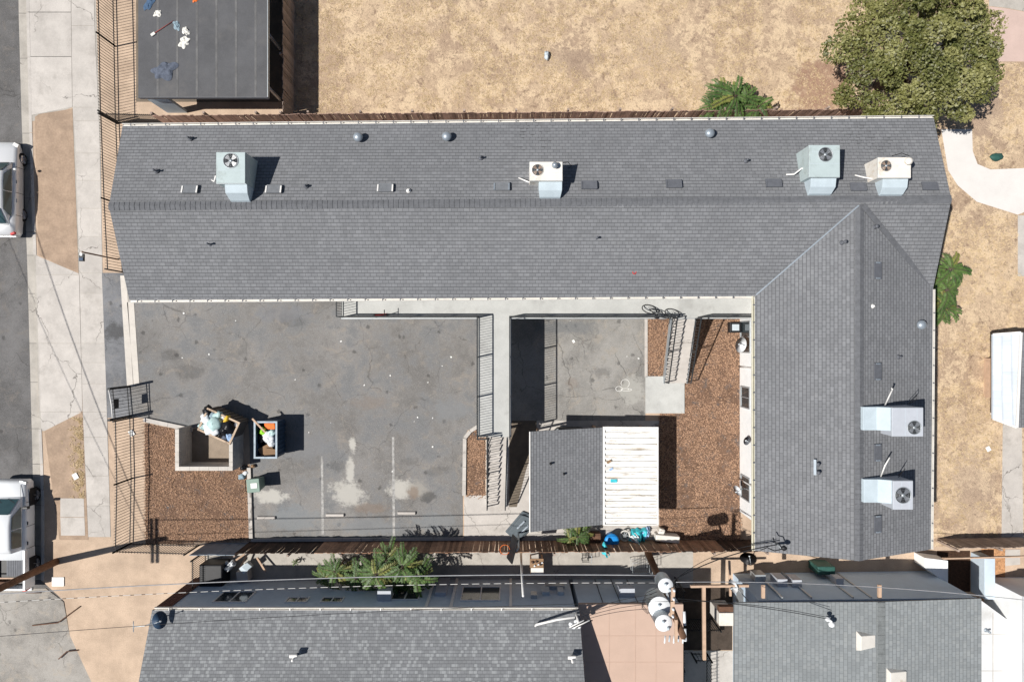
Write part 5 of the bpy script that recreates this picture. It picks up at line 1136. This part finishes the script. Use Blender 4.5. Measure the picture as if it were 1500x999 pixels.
# things in the south yards
c = Vector((*G(893,786),0)); t = thing('blue_bin', 'round bright blue bin with closed lid by the fence', 'bin', c); MB().lathe(c,[(.24,0),(.31,.62),(.33,.64)],20).build('body', m_blue, t); MB().lathe(c+Vector((0,0,.64)),[(.35,0),(.35,.04),(.25,.08),(.001,.1)],20).build('lid', m_blue, t); MB().obox(c+Vector((.33,0,.6)),(.06,.2,.05)).build('handle', m_pvc, t)
c = Vector((*G(914,782),.25)); t = thing('cart_wheel', 'spoked pale wheel leaning by the blue bin', 'wheel', c); MB().tube([c+Vector((math.cos(k*.2618)*.23,math.sin(k*.2618)*.26,.05*math.sin(k*.2618))) for k in range(24)], .035, 6, True).build('tyre', m_gutter, t)
mb = MB(); [mb.beam(c, c+Vector((math.cos(k*.898)*.22,math.sin(k*.898)*.25,0)), .03,.03) for k in range(7)]; mb.build('spokes', m_metal, t)
crumple('turquoise_tarp','crumpled turquoise and white plastic sheet by the cart wheel','bag',Vector((*G(934,784),.05)),.42,.45,.5,.2,m_turq,11); crumple('white_sheet','white plastic sheet tucked over the turquoise one','bag',Vector((*G(931,788),.3)),.24,.3,.25,.6,m_bagwhite,12); crumple('turquoise_bag','turquoise striped bag slumped over the board fence','bag',Vector((*G(883,795),1.2)),.2,.32,.3,.3,m_turq,13); crumple('silver_bag','pale silver bag at the end of the plastic heap','bag',Vector((*G(946,777),.05)),.2,.3,.35,-.3,m_bagblue,14)
tag(MB().obox(Vector((*G(974,784),.3)),(1.15,.32,.6),R(-5)).obox(Vector((*G(966,776),.25)),(.28,.35,.4),R(-20)).build('old_bench_seat', m_acwhite, bevel=.04), 'white upholstered bench seat dumped beside the mulch', 'seat')
tag(MB().box(*[v for v in (G(863,0)[0],G(878,0)[0],G(0,790)[1],G(0,777)[1])],.02,.5).build('wooden_crate', m_rust, bevel=.02), 'rusty brown crate between fern and blue bin', 'crate')
x, y = G(786,822); t = thing('work_table', 'cluttered wooden table with cream end in the south passage', 'table', (x,y,0)); MB().box(x-.35,x+.3,y-.05,y+.38,.7,.75).build('top', m_card, t); MB().box(x-.3,x+.3,y-.4,y-.06,.7,.76).build('top', m_acwhite, t, label='cream table end')
for dx in (-.3,.25):
    for dy in (-.35,.33): MB().box(x+dx-.03,x+dx+.03,y+dy-.03,y+dy+.03,0,.7).build('leg', m_lumber, t)
for k in range(9): MB().obox((x-.25+.06*k,y+.05+.22*rnd.random(),.79),(.08,.06,.08),rnd.random()).build('clutter', [m_rust,m_black,m_bagwhite][k%3], t)
def wire_frame(name, label, cat, px, py, sx, sy, h, mat):
    x, y = G(px,py); t = thing(name, label, cat, (x,y,0)); mb = MB()
    for z in (.35,h): mb.tube([(x-sx/2,y-sy/2,z),(x+sx/2,y-sy/2,z),(x+sx/2,y+sy/2,z),(x-sx/2,y+sy/2,z)], .014, 5, True)
    mb.build('frame', mat, t); gr = MB()
    for i in range(8): xx = x-sx/2+sx*(i+.5)/8; gr.beam((xx,y-sy/2,.35),(xx,y-sy/2,h),.008,.008).beam((xx,y+sy/2,.35),(xx,y+sy/2,h),.008,.008).beam((xx,y-sy/2,.36),(xx,y+sy/2,.36),.008,.008)
    gr.build('basket', mat, t); lg = MB()
    for a in (-1,1):
        for b in (-1,1): MB().tube([(x+a*sx/2,y+b*sy/2,.35),(x+a*sx/2*.95,y+b*sy/2*.95,.0)], .016, 5).build('leg', mat, t)
    MB().tube([(x+sx/2,y-sy/2,h),(x+sx/2+.12,y-sy/2,h+.1),(x+sx/2+.12,y+sy/2,h+.1),(x+sx/2,y+sy/2,h)], .014, 5).build('handle', m_metal, t)
wire_frame('shopping_cart','dark wire shopping cart parked under the utility pole','cart',934,823,.8,.5,.85,m_metal)
wire_frame('wire_rack','tangled dark wire rack near the fern','rack',856,812,.3,.35,.6,m_black)
tag(MB().obox(Vector((*G(362,838),.3)),(.55,.5,.6),.1).build('concrete_planter', m_conc, bevel=.03), 'square concrete block beside the junk heap', 'block')
crumple('white_plastic','torn white plastic crumpled on the passage junk heap','rubbish',Vector((*G(343,822),.5)),.3,.22,.4,.5,m_bagwhite,21); tag(MB().obox(Vector((*G(371,822),.75)),(.34,.3,.06),.7,.4).obox(Vector((*G(366,826),.4)),(.4,.35,.5),.7).build('cabinet', m_trgrey, bevel=.01), 'pale grey tilted cabinet on the junk heap', 'cabinet')
for k,(px,py,l,a) in enumerate([(352,815,.9,.6),(362,818,.7,1.1),(388,822,.8,2.2),(330,826,.6,.2)]): tag(MB().obox(Vector((*G(px,py),.45)),(l,.08,.05),a,.1,.15).build('scrap_timber', [m_lumber,m_dboard][k%2]), ['long pale','short dark','leaning pale','low dark'][k]+' scrap timber on the passage junk heap', 'timber')
tag(MB().obox(Vector((*G(322,835),.5)),(1.1,1.2,1.0),0).build('shade_box', m_black, bevel=.06), 'black box standing in for shade beside the wire screen', 'shade box')  # black box added to fill the shadowed junk area
x, y = G(1196,825); tag(MB().box(x-.42,x+.42,y-.2,y+.2,0,1.05).build('storage_bin', m_dgreen, bevel=.05), 'dark green storage bin against the sage house wall', 'bin')
c = W(1066,905,1.6); t = thing('water_heater_cabinet', 'white cabinet with brown louvred top beside the sage house', 'cabinet', (c.x,c.y,0)); MB().box(c.x-.4,c.x+.35,c.y-.35,c.y+.25,0,1.6).build('body', m_acwhite, t, bevel=.02); MB().box(c.x-.38,c.x+.35,c.y+.26,c.y+.5,1.2,1.5).build('louvre', m_rust, t)
tag(MB().beam(Vector((8.62,-11.0,2.6)), Vector((8.7,-14.4,2.4)), .14, .14).build('timber_beam', m_lumber), 'long pale timber beam above the shaded side yard', 'beam'); tag(MB().beam(Vector((8.0,-10.98,2.7)), Vector((10.6,-10.95,2.7)), .1, .14).build('timber_beam', m_lumber), 'pale timber crossbeam at the head of the side yard', 'beam')
tag(MB().beam(Vector((9.9,-10.0,2.2)), Vector((9.95,-11.6,2.2)), .09, .09).build('timber_beam', m_lumber), 'short pale timber stub crossing the crossbeam', 'beam')
sheet('side_yard', [(990,860),(1072,860),(1072,951),(990,951)], .02, M('shaded_yard_ground', (.06,.045,.035), .95, .3, 3, .4)); sheet('pavement', [(990,952),(1074,952),(1074,1150),(990,1150)], .03, m_conc)  # side yard coloured dark to carry the shadows lying in it
# litter
lit = [(648,536),(534,564),(627,560),(634,612),(607,617),(612,611),(634,654),(661,523),(453,633),(485,619),(500,500),(572,550),(575,690),(433,556),(346,470),(270,459),(307,519),(268,524),(920,570),(905,750),(870,748),(935,525),(918,522),(800,655),(835,470)]
for k,(px,py) in enumerate(lit): 
    s_ = rnd.uniform(.035,.09); tag(MB().obox(Vector((*G(px,py),.03)),(s_,s_*rnd.uniform(.4,1),.012),rnd.random()*3,rnd.uniform(-.2,.2)).build('litter', m_litter), 'small scrap of white litter on the worn paving', 'litter', 'litter scraps on the paving')
for (px,py,s_,lab) in [(112,697,.25,'square white card on the southern verge'),(194,634,.24,'white sheet caught inside the corner iron fence'),(1446,657,.2,'white card lying on the east yard'),(840,498+2,.12,'pale stone chip near the walkway edge')]:
    tag(MB().obox(Vector((*G(px,py),.05)),(s_,s_*1.2,.015),.5).build('paper_sheet', m_litter), lab, 'paper')
x, y = G(1458,231); tag(MB().blob((x,y,.06),.32,.2,.12,5,.25).build('utility_cover', m_dgreen), 'low dark green utility cover in the east lawn', 'cover')
x, y = G(801,83); tag(MB().blob((x,y,.06),.14,.2,.16,9,.6).build('grey_stump', m_trgrey), 'small grey stump in the dry north field', 'stump')
x, y = G(86,851); tag(MB().box(x-.28,x+.3,y-.22,y+.22,0,.05).build('valve_box', m_pvc), 'cream valve box lid beside the utility pole', 'lid')

# ============================================================ VEGETATION
def leafmesh(pts_nrm, size, mb, rndm):
    for p, s in pts_nrm:
        n = Vector((rndm.gauss(0,.7), rndm.gauss(0,.7), abs(rndm.gauss(.9,.5)))).normalized(); a = n.orthogonal().normalized(); b = n.cross(a); q = rndm.uniform(0,6.28)
        u = (a*math.cos(q)+b*math.sin(q))*s; w_ = (b*math.cos(q)-a*math.sin(q))*s*.55
        mb.add([p-u, p-w_, p+u, p+w_], [(0,1,2,3)])
def big_tree():
    rr = random.Random(4); c0 = W(1350,82,3.6); base = Vector((c0.x, c0.y, 0))
    t = thing('olive_tree', 'broad olive green tree overhanging the north east roof corner', 'tree', base)
    tr = MB(); tr.tube([base, base+Vector((.1,0,1)), base+Vector((0,.1,2.2))], [.26,.2,.17], 10)
    heads = []
    for k in range(88):
        a = k*2.39996+rr.uniform(-.15,.15); d = math.sqrt((k+.5)/88); rx, ry = 3.5, 3.2
        ob = 1+.16*mnoise.noise(Vector((math.cos(a)*1.6,math.sin(a)*1.6,.7)))+.08*mnoise.noise(Vector((math.cos(a)*4,math.sin(a)*4,3.7))); rx *= ob; ry *= ob; z = 2.2+2.8*math.sqrt(max(0,1-d*d*.85))*rr.uniform(.5,1.1)
        h = Vector((c0.x+math.cos(a)*d*rx*rr.uniform(.9,1.04), c0.y+math.sin(a)*d*ry*rr.uniform(.9,1.04), z)); heads.append((h, rr.uniform(.36,.74)))
    for h,_ in heads[::3]: tr.tube([base+Vector((0,.1,1.9)), base.lerp(h,.5)+Vector((0,0,.9)), h-Vector((0,0,.2))], [.09,.05,.02], 6)
    tr.build('trunk', m_bark, t)
    mb, mp, m2 = MB(), MB(), MB()
    for h, r in heads:
        L = []; 
        for _ in range(420):
            d = Vector((rr.gauss(0,1),rr.gauss(0,1),rr.gauss(0,.75))).normalized()*r*rr.uniform(.55,1.05); d.z *= .75; L.append((h+d, rr.uniform(.035,.10)))
        pale = rr.random() < .4 and h.y < c0.y+1.2  # clumps that get painted highlight leaves
        leafmesh(L[:90] if True else L, 0, mp, rr) if pale else None
        leafmesh(L, 0, m2 if rr.random() < .45 else mb, rr)
    mb.build('crown', m_olive, t); m2.build('crown', m_olive2, t, label='lighter foliage clumps'); mp.build('highlight_foliage', m_oliveglint, t)
big_tree()
def pinnate(label, centers, group=None, name='ailanthus_shrub', seed=1, mat=None):
    rr = random.Random(seed); b0 = Vector((*W(centers[0][0],centers[0][1],centers[0][2]).xy, 0)); t = thing(name, label, 'shrub', b0)
    mg, my = MB(), MB(); st = MB()
    for (px,py,h,nf,L) in centers:
        top = W(px,py,h); st.tube([Vector((top.x,top.y,0)), Vector((top.x+.05,top.y,h*.5)), top], [.05,.035,.02], 6)
        for k in range(nf):
            a = 2*math.pi*k/nf+rr.uniform(-.25,.25); l = L*rr.uniform(.55,1.15); mb = my if rr.random() < .12 else mg; up_ = rr.uniform(.15,.8); dr = Vector((math.cos(a),math.sin(a),0)); sd = Vector((-dr.y,dr.x,0)); z0 = -rr.random()*h*.35
            pts = []
            for q in range(23):
                s_ = q/22; pts.append(top+Vector((0,0,z0))+dr*l*s_*(.95)+Vector((0,0,l*(up_*s_-(up_*.75+.35)*s_*s_))))
            st.tube(pts[::3]+[pts[-1]], .008, 4)
            for q in range(3,23):
                for s2 in (-1,1):
                    ll = l*.19*(1-.6*abs(q/22-.45))*rr.uniform(.75,1.15); e = pts[q]+sd*s2*ll+dr*ll*.35+Vector((0,0,-ll*rr.uniform(.05,.5))); w_ = dr*ll*.19
                    mb.add([pts[q], pts[q].lerp(e,.5)-w_, e, pts[q].lerp(e,.5)+w_], [(0,1,2,3)])
    st.build('stems', m_bark, t); mg.build('leaves', mat or m_green, t)
    if my.v: my.build('leaves', m_yellowgreen, t, label='yellowing fronds')
pinnate('large cluster of feathery green shrubs spilling over the board fence', [(588,832,2.9,22,1.0),(610,846,2.5,20,.9),(550,842,2.6,22,1.0),(575,862,2.1,20,.85),(490,838,1.8,18,.85),(520,848,1.9,18,.85),(508,872,1.5,15,.65),(572,878,1.9,14,.65),(474,846,1.4,16,.65),(600,862,2.0,15,.75),(535,864,1.6,16,.8),(565,822,2.4,16,.85)], seed=3)
pinnate('feathery green shrub beyond the red board fence in the dry field', [(1078,140,2.2,22,1.1),(1045,155,1.6,18,.8),(1112,155,1.7,18,.85),(1060,140,1.9,17,.9),(1095,142,1.9,17,.9)], seed=5)
pinnate('feathery green shrub against the east side of the apartment roof', [(1394,394,2.4,20,1.0),(1390,425,2.1,19,.95),(1386,452,1.7,17,.8),(1380,408,2.2,17,.95),(1380,466,1.3,14,.6),(1384,440,1.9,16,.8)], seed=8)
pinnate('bright fern like shrub behind the shed carport', [(846,786,1.2,14,.75),(836,790,1.0,10,.6),(855,780,1.0,10,.6)], seed=9)
pinnate('tiny green seedling in the south passage', [(432,823,.4,8,.22)], seed=12)
def verge_weeds():
    rr = random.Random(2); mb = MB()
    for _ in range(1100):
        py = rr.uniform(612,728); px = 121-abs(rr.gauss(0,8))+(py-612)*.03
        if not 88 < px < 126 or mnoise.noise(Vector((px*.12,py*.12,2))) < -.1: continue
        x, y = G(px,py)
        for _ in range(3):
            a = rr.uniform(0,6.28); l = rr.uniform(.04,.12); p = Vector((x,y,.012)); u = Vector((-math.sin(a),math.cos(a),0))*.014
            mb.add([p-u,p+u,p+Vector((math.cos(a)*l,math.sin(a)*l,rr.uniform(.01,.08)))], [(0,1,2)])
    o = mb.build('verge_weeds', m_straw); o['kind'] = 'stuff'; o['label'] = 'dry weeds on the southern verge'
verge_weeds()

# chalk marks on the courtyard
cx, cy = G(912,570)
mb = MB()
for ox, oy, rx, ry, a0, a1 in [(-.18,.02,.16,.12,0,6.28),(.12,.28,.2,.2,-1.0,3.6),(.18,-.02,.26,.06,0,6.28)]:
    mb.tube([(cx+ox+rx*math.cos(a0+(a1-a0)*k/20), cy+oy+ry*math.sin(a0+(a1-a0)*k/20), .0135) for k in range(21)], .012, 5)
tag(mb.build('chalk_drawing', m_litter), 'looping white chalk drawing on the courtyard asphalt', 'drawing')

# thin brown tubes tracing dark marks by the alley mouth
for pts, lab in [([(47,916),(86,911),(119,887)],'long bent dark brown mark across the alley edge'),([(87,964),(99,953),(116,951)],'short bent dark brown mark on the dirt corner'),([(38,868),(62,867)],'straight dark brown mark at the alley mouth')]:
    tag(MB().tube([Vector((*G(*p), .03 if p[0] > 60 else -.05)) for p in pts], .028, 6).build('dark_mark', m_rust), lab, 'rod')
